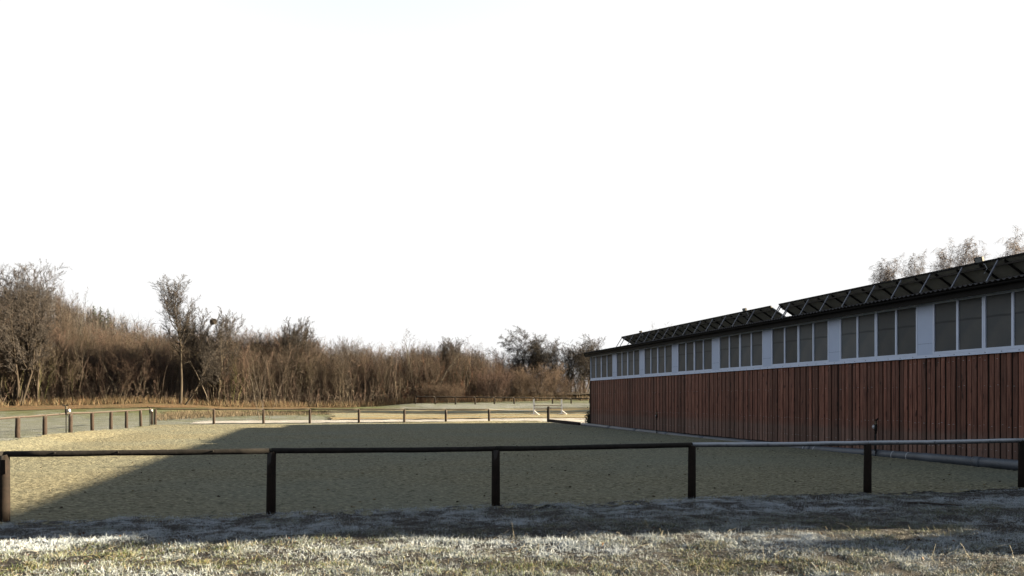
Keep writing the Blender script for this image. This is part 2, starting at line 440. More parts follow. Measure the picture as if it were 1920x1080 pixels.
# ------------------------------------------------------------------ ground
def grid_mesh(name, xs, ys, zf, mat, conv=None, smooth=True):
    X, Y = np.meshgrid(xs, ys)
    if conv: WX_, WY_ = conv(X, Y)
    else: WX_, WY_ = X, Y
    Z = zf(WX_, WY_)
    n, k = X.shape
    idx = np.arange(n * k).reshape(n, k)
    f = np.stack([idx[:-1, :-1], idx[:-1, 1:], idx[1:, 1:], idx[1:, :-1]], -1).reshape(-1, 4)
    return mesh_from(name, np.stack([WX_, WY_, Z], -1).reshape(-1, 3), [f], mat, smooth)
def ground_z(x, y):
    v = x * NX + y * NY; u = x * WX + y * WY
    h = height(x, y)
    ins = sm(12.0, 12.5, u) * sm(55.0, 54.4, u) * sm(-11.4, -10.8, v)
    ins2 = sm(55.9, 56.5, u) * sm(93, 92, u) * sm(-16, -14, v) * .5
    return h - .09 * ins - .09 * ins2 * sm(40, 44, y)
xs = np.concatenate([np.linspace(-900, -130, 12)[:-1], np.arange(-130, -40, 3), np.arange(-40, -16, 1.0), np.arange(-16, 22, .4), np.arange(22, 60, 1.5), np.arange(60, 130, 4), np.linspace(130, 900, 12)])
ys = np.concatenate([np.linspace(-200, -4, 8)[:-1], np.arange(-4, 6, 1.0), np.arange(6, 14, .2), np.arange(14, 52, 1.0), np.arange(52, 64, .5), np.arange(64, 150, 1.5), np.linspace(150, 1200, 14)])
gm = grid_mesh('ground', xs, ys, ground_z, M['turf'])
co = np.empty(len(gm.vertices) * 3, np.float32); gm.vertices.foreach_get('co', co); co = co.reshape(-1, 3).astype(float)
mm_ = co[:, 0] / np.maximum(co[:, 1], 5)
left_f = np.interp(co[:, 1], [10, 46, 64, 82, 100], [.32, .36, .30, .06, .0])
right_f = np.interp(co[:, 1], [10, 46, 64, 95, 110, 116, 140], [.32, .36, .36, .42, .36, .18, .14])
kk = sm(-.24, -.08, mm_); fb = left_f * (1 - kk) + right_f * kk
at = gm.color_attributes.new('tint', 'FLOAT_COLOR', 'POINT'); fb = fb * sm(12.5, 14.0, co[:, 1] - .25 * co[:, 0]); verge = sm(12.6, 12.1, co[:, 0] * WX + co[:, 1] * WY)
at.data.foreach_set('color', np.stack([fb, verge, fb, fb * 0 + 1], 1).astype(np.float32).reshape(-1))
link('ground', gm, kind='structure')

def sheet_uv(name, v0, v1, u0, u1, dv, du, off, mat, edge=.0, bumpy=0.0, bs=8.0):
    vv = np.arange(v0, v1 + dv * .5, dv); uu = np.arange(u0, u1 + du * .5, du)
    def conv(A, B):
        A = A.copy(); B = B.copy()
        if edge:
            A[:, 0] += (fbm(B[:, 0] * .9, B[:, 0] * 0, 5) - .5) * edge; A[:, -1] += (fbm(B[:, 0] * .9, B[:, 0] * 0, 6) - .5) * edge
            B[0, :] += (fbm(A[0, :] * .9, A[0, :] * 0, 7) - .5) * edge; B[-1, :] += (fbm(A[0, :] * .9, A[0, :] * 0, 8) - .5) * edge
        return A * NX + B * WX, A * NY + B * WY
    def zf(x, y):
        return height(x, y) + off + bumpy * (fbm(x * bs, y * bs, 77, 3) - .5)
    me = grid_mesh(name, vv, uu, zf, mat, conv)
    # shift into the sheet's own frame so textures follow the arena
    n = len(me.vertices); co = np.empty(n * 3, np.float32); me.vertices.foreach_get('co', co); co = co.reshape(-1, 3)
    c, s = math.cos(-PHI), math.sin(-PHI)
    xy = co[:, :2].copy(); co[:, 0] = c * xy[:, 0] - s * xy[:, 1]; co[:, 1] = s * xy[:, 0] + c * xy[:, 1]
    me.vertices.foreach_set('co', co.reshape(-1)); me.update()
    return link(name, me, rot=(0, 0, PHI), kind='structure')
sheet_uv('arena_sand', -11.1, 17.9, 11.6, 54.7, .08, .07, .0, M['sand'], .5, .060, 13.0)
sheet_uv('path', -9.0, 34, 56.4, 62.3, .4, .3, .03, M['path'], 1.2, .05, 2.0)
sheet_uv('second_arena_sand', 0.5, 45, 63.6, 95, .5, .35, .03, M['sand2'], 2.0, .10, 1.3)
# leaf litter strip before the wood (left)
def litter_z(x, y): return height(x, y) + .05 + .1 * (fbm(x * 2, y * 2, 41) - .5)
xx = np.arange(-120, -22, .8); yy = np.arange(0, 1.01, .05)
def litter_conv(A, B):
    near = np.interp(A, [-120, -60, -40, -22], [60, 73, 86, 102]) + (fbm(A * .2, A * 0, 12) - .5) * 5
    return A, near + (128 - near) * B
link('leaf_litter', grid_mesh('leaf_litter', xx, yy, litter_z, M['litter'], litter_conv), kind='structure')

# wooded hill far behind on the left
def hill_z(x, y):
    m = x / y
    px = 960 + m * F
    top = np.interp(px, [-900, -400, 0, 60, 100, 150, 200, 240, 300, 420, 560, 700, 900], [520, 520, 545, 556, 566, 582, 604, 622, 640, 658, 680, 712, 752])
    e = (748 - top) / F * 230 + EYE
    return 3.0 + (e - 10.5) * np.clip(sm(135, 235, y), 0, 1) * (1 - .6 * sm(250, 420, y)) + (fbm(x * .03, y * .03, 8) - .5) * 2.5
M['hill'] = mat_bark('wooded_slope', (.014, .012, .010), (.030, .025, .021), .25)
xs2 = np.arange(-330, 30, 6.0); ys2 = np.arange(132, 420, 6.0)
link('hill', grid_mesh('hill', xs2, ys2, lambda x, y: np.maximum(hill_z(x, y), height(x, y) - 1), M['hill']), kind='structure')

# ------------------------------------------------------------------ tree making (vectorised)
def unit(a): return a / np.maximum(np.linalg.norm(a, axis=-1, keepdims=True), 1e-9)
def tubes(P, Rr, sides):
    N, K, _ = P.shape
    T = unit(np.gradient(P, axis=1))
    ref = np.where(np.abs(T[..., 2:3]) < .9, np.array([0, 0, 1.]), np.array([1., 0, 0]))
    A = unit(np.cross(T, ref)); B = np.cross(T, A)
    an = np.arange(sides) * 2 * math.pi / sides
    ring = P[:, :, None, :] + Rr[:, :, None, None] * (A[:, :, None, :] * np.cos(an)[None, None, :, None] + B[:, :, None, :] * np.sin(an)[None, None, :, None])
    idx = np.arange(N * K * sides).reshape(N, K, sides)
    nx = np.roll(idx, -1, axis=2)
    f = np.stack([idx[:, :-1], nx[:, :-1], nx[:, 1:], idx[:, 1:]], -1).reshape(-1, 4)
    return ring.reshape(-1, 3), f
def join(parts):
    vs_, fs, o = [], [], 0
    for v, f in parts:
        vs_.append(v); fs.append(f + o); o += len(v)
    return np.concatenate(vs_), np.concatenate(fs)
def grow_tree(seed, H, stems=1, spread=.0, base_r=.12, lean=.0, seg=(9, 6, 4, 3), n=(24, 10, 9), ang=(45, 42, 40), lr=(.42, .45, .5),
              trop=(.10, .12, .06, .03), wob=(.07, .14, .2, .25), t0=(.3, .15, .1), shape='round', rt=.62, tw=.011, stem_h=(.75, 1.0), sides=(6, 4, 3, 3), flat=1.0, radii=(None, .055, .022)):
    g = np.random.default_rng(seed)
    az = g.uniform(0, 2 * math.pi, stems); rr = np.sqrt(g.uniform(0, 1, stems)) * spread
    O = np.stack([np.cos(az) * rr, np.sin(az) * rr, np.zeros(stems)], 1)
    ln = lean * g.uniform(.3, 1.0, stems) + (rr / max(spread, 1e-6)) * (.22 if stems > 1 else 0)
    D = unit(np.stack([np.cos(az) * ln, np.sin(az) * ln, np.ones(stems)], 1))
    L = H * g.uniform(*stem_h, stems) if stems > 1 else np.array([H * .93])
    if stems > 1: L[0] = H * .97
    r = base_r * (L / H)
    out = []
    for lvl in range(len(n) + 1):
        K = seg[lvl] + 1; N = len(O)
        P = np.zeros((N, K, 3)); P[:, 0] = O; d = D.copy()
        for k in range(1, K):
            d = unit(d + g.normal(0, wob[lvl], (N, 3)) + np.array([0, 0, trop[lvl]]))
            P[:, k] = P[:, k - 1] + d * (L / (K - 1))[:, None]
        t = np.linspace(0, 1, K)
        Rr = r[:, None] * (1 - t[None] * .86)
        if lvl == len(n): Rr = np.maximum(r[:, None] * (1 - t[None] * .6), tw * .55)
        out.append((P, Rr))
        if lvl == len(n): break
        c = n[lvl]
        ci = np.repeat(np.arange(N), c)
        tt = t0[lvl] + (1 - t0[lvl]) * ((np.tile(np.arange(c), N) + g.uniform(0, 1, N * c)) / c)
        tt = np.clip(tt, 0, .99)
        fk = tt * (K - 1); k0 = fk.astype(int); fr = (fk - k0)[:, None]
        O2 = P[ci, k0] * (1 - fr) + P[ci, k0 + 1] * fr
        T = unit(P[ci, k0 + 1] - P[ci, k0])
        rv = g.normal(0, 1, (N * c, 3)); rv[:, 2] *= flat; pv = unit(np.cross(T, rv))
        a = np.radians(ang[lvl] * g.uniform(.7, 1.3, N * c))[:, None]
        if lvl == 0: a = a * (1.15 - .45 * tt[:, None])
        D2 = unit(T * np.cos(a) + pv * np.sin(a))
        if lvl == 0:
            if shape == 'round': sf = .45 + .75 * np.sin(np.clip((tt - .1) / .9, 0, 1) * math.pi * .85)
            elif shape == 'cone': sf = 1.25 - 1.0 * tt
            elif shape == 'vase': sf = .6 + .5 * tt
            elif shape == 'narrow': sf = .8 - .25 * tt
            else: sf = np.ones_like(tt)
        else: sf = 1.1 - .55 * tt
        L2 = L[ci] * lr[lvl] * sf * g.uniform(.65, 1.2, N * c)
        r2 = np.interp(tt, [0, 1], [1, .14]) * r[ci] * rt
        r2 = np.minimum(r2, L2 * .03)
        if lvl + 1 == len(n): r2 = np.full(N * c, tw) * g.uniform(.8, 1.3, N * c)
        O, D, L, r = O2, D2, L2, r2
    return out, sides
def tree_meshes(name, res, bark, twig, extra=None):
    out, sides = res
    nl = len(out)
    tk = join([tubes(out[0][0], out[0][1], sides[0]), tubes(out[1][0], out[1][1], sides[1])])
    cr = join([tubes(out[i][0], out[i][1], sides[i]) for i in range(2, nl)])
    return (mesh_from(name + '_trunk', tk[0], [tk[1]], bark, True), mesh_from(name + '_crown', cr[0], [cr[1]], twig, False), out)

PROTO = {}
def proto(key, H, res, bark, twig):
    t, c, out = tree_meshes(key, res, bark, twig)
    # actual top
    top = max(float(o[0][..., 2].max()) for o in out)
    PROTO[key] = (t, c, top)
proto('wood_a', 10, grow_tree(1, 10, 6, 1.6, .085, .10, n=(13, 8, 7), ang=(34, 36, 38), lr=(.34, .42, .5), trop=(.1, .16, .1, .05), shape='round'), M['bark'], M['twig'])
proto('wood_b', 10, grow_tree(2, 10, 8, 2.2, .075, .16, n=(11, 7, 7), ang=(38, 38, 38), lr=(.33, .42, .5), trop=(.08, .14, .08, .05), shape='round'), M['bark'], M['twig'])
proto('wood_c', 10, grow_tree(3, 10, 4, 1.2, .10, .12, n=(18, 9, 7), ang=(42, 38, 38), lr=(.34, .42, .5), trop=(.1, .15, .08, .05), shape='round'), M['moss'], M['twig'])
proto('wood_d', 10, grow_tree(4, 10, 1, 0, .16, .05, n=(30, 11, 9), ang=(52, 42, 40), lr=(.38, .42, .48), trop=(.1, .12, .1, .05), shape='round', t0=(.22, .12, .1)), M['bark_dark'], M['twig_grey'])
proto('wood_e', 10, grow_tree(5, 10, 11, 2.6, .05, .18, n=(9, 7, 7), ang=(32, 34, 36), lr=(.34, .42, .5), trop=(.06, .14, .08, .05), shape='round', t0=(.18, .1, .1)), M['bark'], M['twig_red'])
proto('wood_f', 10, grow_tree(6, 10, 3, .9, .11, .10, n=(20, 9, 8), ang=(40, 42, 40), lr=(.36, .42, .5), trop=(.1, .1, .1, .05), shape='vase'), M['bark_pale'], M['twig'])
proto('tall', 18, grow_tree(44, 18, 1, 0, .26, .01, seg=(12, 8, 5, 3), n=(38, 15, 14), ang=(48, 42, 42), lr=(.26, .36, .42), trop=(.12, .16, .08, .03), wob=(.06, .12, .2, .25), shape='round', t0=(.44, .15, .1), tw=.0155), M['bark_dark'], M['twig_grey'])
proto('oak', 14, grow_tree(12, 14, 2, .5, .30, .12, seg=(9, 9, 5, 3), n=(20, 22, 20), ang=(62, 46, 44), lr=(.55, .42, .42), trop=(.05, .03, .03, .02), wob=(.09, .2, .26, .3), shape='round', t0=(.22, .12, .1), tw=.023), M['bark_dark'], M['twig_grey'])
proto('edge', 14, grow_tree(13, 14, 4, .9, .17, .14, seg=(11, 9, 5, 3), n=(16, 14, 13), ang=(44, 40, 40), lr=(.38, .36, .34), trop=(.08, .09, .06, .03), wob=(.09, .16, .2, .25), shape='vase', t0=(.25, .12, .1), tw=.018), M['bark_dark'], M['twig_grey'])
proto('fan', 11, grow_tree(14, 11, 9, .9, .11, .30, seg=(8, 6, 4, 3), n=(14, 11, 12), ang=(30, 32, 34), lr=(.34, .40, .40), trop=(.06, .10, .08, .03), shape='round', t0=(.25, .1, .1), tw=.019), M['bark'], M['twig_grey'])
proto('willow', 13, grow_tree(15, 13, 8, 1.5, .14, .14, seg=(9, 7, 5, 3), n=(15, 11, 13), ang=(36, 36, 36), lr=(.34, .40, .40), trop=(.10, .12, .08, .03), shape='round', t0=(.3, .1, .1), tw=.020), M['bark_pale'], M['twig_grey'])
proto('birch', 16, grow_tree(16, 16, 1, 0, .17, .04, seg=(10, 7, 6, 4), n=(34, 14, 14), ang=(38, 45, 55), lr=(.28, .42, .62), trop=(.08, .12, -.12, -.34), wob=(.05, .12, .18, .2), shape='round', t0=(.3, .12, .1), tw=.011), M['bark_pale'], M['twig_birch'])
proto('whip', 10, grow_tree(21, 10, 5, 1.4, .05, .03, seg=(8, 5, 4, 2), n=(22, 5, 3), ang=(26, 30, 34), lr=(.15, .4, .5), trop=(.1, .2, .1, .05), shape='narrow', t0=(.4, .1, .1), tw=.010), M['bark_pale'], M['twig_grey'])
proto('bush', 5, grow_tree(17, 5, 22, 1.3, .03, .42, seg=(5, 4, 3, 2), n=(9, 8, 6), ang=(28, 32, 34), lr=(.42, .48, .5), trop=(.06, .05, .04, .02), shape='round', t0=(.12, .1, .1), tw=.011), M['bark'], M['twig_red'])
proto('sapling', 7, grow_tree(18, 7, 4, .5, .035, .12, seg=(8, 5, 4, 3), n=(10, 5, 4), ang=(30, 34, 36), lr=(.28, .4, .5), trop=(.05, .16, .1, .05), shape='narrow', t0=(.3, .1, .1), tw=.008), M['bark_pale'], M['twig'])
# spruce
def spruce(seed, H):
    g = np.random.default_rng(seed)
    P = np.zeros((1, 8, 3)); P[0, :, 2] = np.linspace(0, H, 8)
    tr = tubes(P, np.linspace(.22, .03, 8)[None], 6)
    nb = 150; t = np.sort(g.uniform(.12, .99, nb)); L = (1 - t) * H * .24 + .25; az = g.uniform(0, 2 * math.pi, nb)
    D = np.stack([np.cos(az), np.sin(az), np.zeros(nb)], 1)
    K = 5; B = np.zeros((nb, K, 3))
    for k in range(K):
        s = k / (K - 1); B[:, k] = np.stack([np.zeros(nb), np.zeros(nb), t * H], 1) + D * (L * s)[:, None] + np.array([0, 0, 1]) * (L * (-.38 * s + .22 * s * s))[:, None]
    b = tubes(B, np.linspace(.05, .015, K)[None].repeat(nb, 0), 3)
    nt_ = 26; ci = np.repeat(np.arange(nb), nt_); s = g.uniform(.15, 1, nb * nt_); fk = s * (K - 1); k0 = np.minimum(fk.astype(int), K - 2); fr = (fk - k0)[:, None]
    O = B[ci, k0] * (1 - fr) + B[ci, k0 + 1] * fr
    sd_ = np.where(g.uniform(0, 1, len(s)) < .5, -1, 1)[:, None]
    d = unit(D[ci] * .6 + sd_ * np.stack([-D[ci][:, 1], D[ci][:, 0], np.zeros(len(s))], 1) + np.array([0, 0, -.55]) + g.normal(0, .15, (len(s), 3)))
    ll = (L[ci] * .30 * (1.1 - .6 * s))[:, None]
    T = np.stack([O, O + d * ll * .5, O + d * ll + np.array([0, 0, -.1])], 1)
    tw = tubes(T, np.array([.05, .05, .02])[None].repeat(len(s), 0), 3)
    c = join([b, tw])
    return mesh_from('spruce_trunk', tr[0], [tr[1]], M['bark_dark'], True), mesh_from('spruce_crown', c[0], [c[1]], M['needle'])
a_, b_ = spruce(3, 16); PROTO['spruce'] = (a_, b_, 16.0)

def plant_tree(name, key, px, d, top_y, label, cat='tree', group=None, rot=None, wide=1.0, z=None, loc=None, height_m=None):
    t, c, topz = PROTO[key]
    x = (px - 960) / F * d if loc is None else loc[0]
    y = d if loc is None else loc[1]
    z = h1(x, y) - .05 if z is None else z
    Hm = (748 - top_y) / F * d + EYE - z if height_m is None else height_m
    s = Hm / topz
    r = random.uniform(0, 6.28) if rot is None else rot
    o = thing(name, (x, y, z), r, label, cat, group)
    o.scale = (s * wide, s * wide, s)
    link('trunk', t, o); link('crown', c, o)
    return o

# skyline of the wood in photograph pixels
SK_X = [-700, -300, -60, 0, 60, 110, 150, 205, 240, 280, 310, 350, 385, 410, 440, 475, 520, 555, 580, 605, 625, 650, 700, 750, 800, 850, 900, 930, 960, 1000, 1060, 1120, 1200, 1300]
SK_Y = [520, 520, 530, 560, 572, 590, 600, 612, 594, 608, 618, 612, 600, 590, 598, 618, 606, 604, 617, 630, 644, 624, 634, 638, 634, 634, 641, 656, 672, 680, 684, 690, 690, 690]
def edge_d(px): return float(np.interp(px, [-400, 0, 450, 760, 900, 1000, 1130, 1300], [86, 92, 104, 116, 124, 130, 138, 140]))
def top_of(px): return float(np.interp(px, SK_X, SK_Y))
g = np.random.default_rng(77)
WOODLBL = 'bare brown tree in the dense winter wood beyond the arena'
WOODGRP = 'bare trees of the wood behind the riding arena'
keys = ['wood_a', 'wood_b', 'wood_c', 'wood_d', 'wood_e', 'wood_f']
cnt = 0
for layer, (back, step, low) in enumerate([(0, 23, .78), (5, 24, .92), (11, 25, 1.0), (19, 27, 1.0), (29, 34, 1.0)]):
    px = -30.0 + g.uniform(0, 20)
    while px < 1110:
        d = edge_d(px) + back + g.uniform(-1.5, 2.5)
        p = px + g.uniform(-6, 6)
        ty = top_of(p)
        f = low * g.uniform(.86, 1.03) if layer < 4 else g.uniform(.93, 1.0)
        ty = 748 - (748 - ty) * f
        if p > 925: ty = 748 - (748 - ty) * .9
        k = keys[int(g.integers(0, 6))]
        if 600 < p < 940: k = ['wood_b', 'wood_e', 'wood_e', 'wood_a', 'wood_c'][int(g.integers(0, 5))]
        if p > 900: k = 'wood_e'
        plant_tree('bare_tree', k, p, d, ty, WOODLBL, 'tree', WOODGRP, wide=float(g.uniform(.9, 1.25)))
        cnt += 1
        px += step * g.uniform(.75, 1.25)
# the wood goes on to the left of the picture
for i in range(14):
    p = -60 - i * 42; 
    plant_tree('bare_tree', keys[i % 6], p, edge_d(p) + (i % 3) * 5, 530, WOODLBL, 'tree', WOODGRP, wide=1.2)

# single trees that stand out
S = 'tree'
plant_tree('tall_bare_tree', 'tall', 338, 97, 507, 'tallest slender bare tree rising well above the middle of the left wood', S, rot=.4, wide=1.12)
plant_tree('bare_tree', 'edge', 25, 90, 478, 'large spreading bare tree at the left edge with leaning pale limbs', S, rot=1.0, wide=1.05)
plant_tree('bare_tree', 'edge', -75, 90, 470, 'big bare tree just cut by the left edge of the photo', S, rot=3.0, wide=1.1)
plant_tree('bare_tree', 'fan', 402, 102, 577, 'bare tree with a dark bird nest high in its fan of branches', S, rot=.2, wide=1.0)
plant_tree('bare_tree', 'fan', 520, 114, 592, 'round topped bare tree with upright fanned branches above the left centre wood', S, rot=2.0, wide=1.15)
plant_tree('bare_tree', 'wood_d', 647, 111, 626, 'small dark crowned tree where the wood steps down to thicket', S, rot=2.5)
plant_tree('thin_bare_tree', 'sapling', 800, 118, 618, 'thin pale bare treetop poking out of the low thicket', S, rot=1.5, wide=2.0)
plant_tree('bare_tree', 'fan', 872, 128, 630, 'rounded fan shaped bare crown above the right end of the thicket', S, rot=5.0, wide=1.2)
plant_tree('oak_tree', 'oak', 1000, 150, 605, 'broad bare oak crown standing above pinkish bushes left of the hall', S, rot=.7, wide=1.3)
plant_tree('bare_tree', 'willow', 1083, 138, 628, 'multi stemmed bare tree with pale trunks beside the hall corner', S, rot=1.3, wide=1.45)
plant_tree('bare_tree', 'willow', 1135, 142, 655, 'bare tree half hidden behind the hall corner', S, rot=3.3, wide=1.2)
plant_tree('bare_tree', 'fan', 955, 152, 668, 'small grey bare tree low between thicket and oak', S, rot=3.3, wide=1.3)
for px_, d_, ty_, w_, lb in [(925, 118, 682, 1.0, 'reddish twiggy bush at the right end of the brown thicket'), (968, 124, 690, 1.0, 'low pinkish bush between the thicket and the rounded bush'),
                         (1012, 126, 674, 1.15, 'largest rounded pinkish bush in front of the oak'), (1050, 128, 700, 1.0, 'low reddish bush left of the pale stemmed tree')]:
    plant_tree('bare_bush', 'bush', px_, d_, ty_, lb, 'bush', wide=w_)
for px_, d_, ty_, lb in [(812, 112, 712, 'small rust coloured bush behind the start of the far paddock fence'), (845, 113, 716, 'low rust coloured bush behind the second post of the far paddock fence')]:
    plant_tree('rusty_bush', 'bush', px_, d_, ty_, lb, 'bush', wide=1.3)
plant_tree('young_birch', 'sapling', 496, 62, 655, 'thin pale multi stemmed sapling behind the arena far fence', S, rot=.3, wide=1.35)
for px_, ty_, lb in [(118, 540, 'leftmost clump of thin pale upright treetops before the hill'), (150, 548, 'middle clump of thin pale upright treetops before the hill'), (165, 556, 'right clump of thin pale upright treetops before the hill')]:
    plant_tree('thin_bare_tree', 'whip', px_, 108, ty_, lb, S, wide=.9)
for px_, d_, ty_, k_, w_, lb in [(72, 93, 488, 'edge', .75, 'tall bare tree with feathery top second from the left edge'), (-18, 96, 492, 'wood_d', .9, 'bare tree crown cut by the left edge behind the large spreading tree'),
                              (96, 104, 520, 'wood_f', .7, 'bare tree where the skyline starts falling right of the big left trees')]:
    plant_tree('bare_tree', k_, px_, d_, ty_, lb, S, wide=w_)
proto('leaner', 12, grow_tree(31, 12, 1, 0, .20, .95, seg=(9, 7, 5, 3), n=(16, 12, 11), ang=(42, 42, 42), lr=(.36, .38, .38), trop=(.02, .14, .08, .03), wob=(.05, .14, .2, .25), shape='round', t0=(.35, .12, .1), tw=.014), M['bark_dark'], M['twig_grey'])
plant_tree('leaning_bare_tree', 'leaner', 347, 95, 640, 'dark bare tree leaning far to the right from the foot of the tallest tree', S, rot=-float(np.random.default_rng(31).uniform(0, 2 * math.pi, 1)[0]), wide=1.2)
for px_, d_, ty_, k_ in [(1040, 146, 646, 'wood_d'), (1062, 149, 632, 'wood_a'), (1092, 150, 634, 'wood_d'), (1110, 147, 644, 'wood_a'), (1125, 150, 648, 'wood_b'), (978, 150, 655, 'wood_d'), (1022, 152, 640, 'wood_a')]:
    plant_tree('bare_tree', k_, px_, d_, ty_, 'bare grey brown tree of the far wood beside the hall corner', S, 'bare trees of the far wood beside the hall corner', wide=1.3)
# spruces on the hill
for px_, ty_, lb in [(176, 571, 'left of the three dark spruces on the hill'), (189, 573, 'middle one of the three dark spruces on the hill'), (202, 578, 'right of the three dark spruces on the hill')]:
    x_ = (px_ - 960) / F * 225
    plant_tree('spruce_tree', 'spruce', px_, 225, ty_, lb, S, z=float(hill_z(np.array([x_]), np.array([225.]))[0]) - .5, height_m=None)
# trees behind the hall
BG = 'birches behind the hall'
for px_, ty_, d_, w_, lb in [(1660, 492, 92, .8, 'leftmost and lowest birch top behind the hall roof'), (1684, 474, 96, .8, 'second birch top from the left behind the hall roof'),
                         (1728, 466, 98, .62, 'slim thinly branched birch top behind the middle of the long solar row'), (1785, 447, 92, .8, 'tall birch crown left of the floodlight'),
                         (1815, 441, 94, .8, 'tallest birch crown directly behind the floodlight'), (1846, 462, 95, .7, 'small birch crown just right of the floodlight'),
                         (1912, 424, 88, .9, 'birch crown at the right edge of the photo above the hall roof')]:
    plant_tree('birch_tree', 'birch', px_, d_, ty_, lb, S, BG, wide=w_)
plant_tree('bare_tree', 'wood_f', 1228, 118, 598, 'faint bare treetop showing above the far solar row', S, wide=.8)
# trees right of the second arena, hidden behind the hall from here, whose shade lies over the far bank
for i, (x_, y_) in enumerate([(38, 104), (44, 108), (40, 101), (52, 105), (58, 109), (66, 104), (49, 101), (74, 108)]):
    plant_tree('bare_tree', keys[i % 3], 0, 0, 0, 'bare tree standing hidden behind the hall', S, 'trees hidden behind the hall', loc=(x_, y_), height_m=9 + i % 3, wide=1.4)

# bird nest
nb = MB()
for i in range(220):
    a = random.uniform(0, 6.28); b = a + random.uniform(1.2, 2.6); z1 = random.gauss(0, .15); z2 = z1 + random.gauss(0, .12); rr = .46 * math.sqrt(max(.1, 1 - (z1 / .42) ** 2))
    nb.bar((math.cos(a) * rr, math.sin(a) * rr * .9, z1), (math.cos(b) * rr, math.sin(b) * rr * .9, z2), .05, .05)
link('bird_nest', nb.mesh('bird_nest', M['nest']), loc=((400 - 960) / F * 102, 102, EYE + (748 - 603) / F * 102), label='dark round bird nest of sticks high in a bare tree', cat='nest')

# dense brushwood that fills the wood: uncountable thin stems
def brushwood():
    g = np.random.default_rng(9)
    N = 30000; NF = 6500
    px = g.uniform(-350, 1115, N)
    ed = np.interp(px, [-400, 0, 450, 760, 900, 1000, 1130, 1300], [86, 92, 104, 116, 124, 130, 138, 140])
    dep = g.uniform(0, 1, N) ** .75 * 36 - 1
    dep[:NF] = g.uniform(-1.6, 1.0, NF)
    d = ed + dep
    x = (px - 960) / F * d
    z = height(x, d)
    top = np.interp(px, SK_X, SK_Y)
    full = (748 - top) / F * d + EYE - z
    hh = full * g.uniform(.12, .80, N) * np.where(g.uniform(0, 1, N) < .35, .45, 1)
    front = dep < 4
    hh = np.where(front & (g.uniform(0, 1, N) < .6), hh * .45, hh)
    hh = np.where(px > 930, hh * .45, hh)
    K = 5
    az = g.uniform(0, 6.28, N); ln = g.uniform(0, .35, N)
    D = unit(np.stack([np.cos(az) * ln, np.sin(az) * ln, np.ones(N)], 1))
    P = np.zeros((N, K, 3)); P[:, 0] = np.stack([x, d, z - .1], 1)
    for k in range(1, K):
        D = unit(D + g.normal(0, .13, (N, 3)))
        P[:, k] = P[:, k - 1] + D * (hh / (K - 1))[:, None]
    r0 = (.010 + .0042 * hh * g.uniform(.5, 1.3, N))
    Rr = r0[:, None] * np.linspace(1, .3, K)[None]
    v, f = tubes(P, Rr, 3)
    # side twigs
    nt_ = 11; ci = np.repeat(np.arange(N), nt_); s = g.uniform(.25, 1, N * nt_); fk = s * (K - 1); k0 = np.minimum(fk.astype(int), K - 2); fr = (fk - k0)[:, None]
    O = P[ci, k0] * (1 - fr) + P[ci, k0 + 1] * fr
    dd = unit(g.normal(0, 1, (len(ci), 3)) + np.array([0, 0, .8]))
    ll = (hh[ci] * g.uniform(.08, .24, len(ci)))[:, None]
    T = np.stack([O, O + dd * ll], 1)
    A = unit(np.cross(dd, g.normal(0, 1, (len(ci), 3)))) * .014
    tv = np.stack([T[:, 0] - A, T[:, 0] + A, T[:, 1]], 1).reshape(-1, 3)
    tf = np.arange(len(tv)).reshape(-1, 3)
    base = np.array([[.050, .037, .032], [.058, .045, .038], [.040, .034, .028], [.068, .058, .048], [.054, .036, .030]])
    bc = base[g.integers(0, 5, N)] * g.uniform(.55, 1.15, (N, 1))
    red = (g.uniform(0, 1, N) < np.interp(px, [700, 800, 880, 940], [0, .5, .4, .2])) & (dep < 6)
    bc[red] = np.array([.062, .034, .023])
    tint = np.concatenate([np.repeat(bc, K * 3, 0), np.repeat(bc[ci], 3, 0)])
    me = mesh_from('brushwood', np.concatenate([v, tv]), [f, tf + len(v)], M['brush'], tint=tint)
    link('brushwood', me, kind='stuff', label='dense brown brushwood and thin stems filling the winter wood', cat='brushwood')
brushwood()
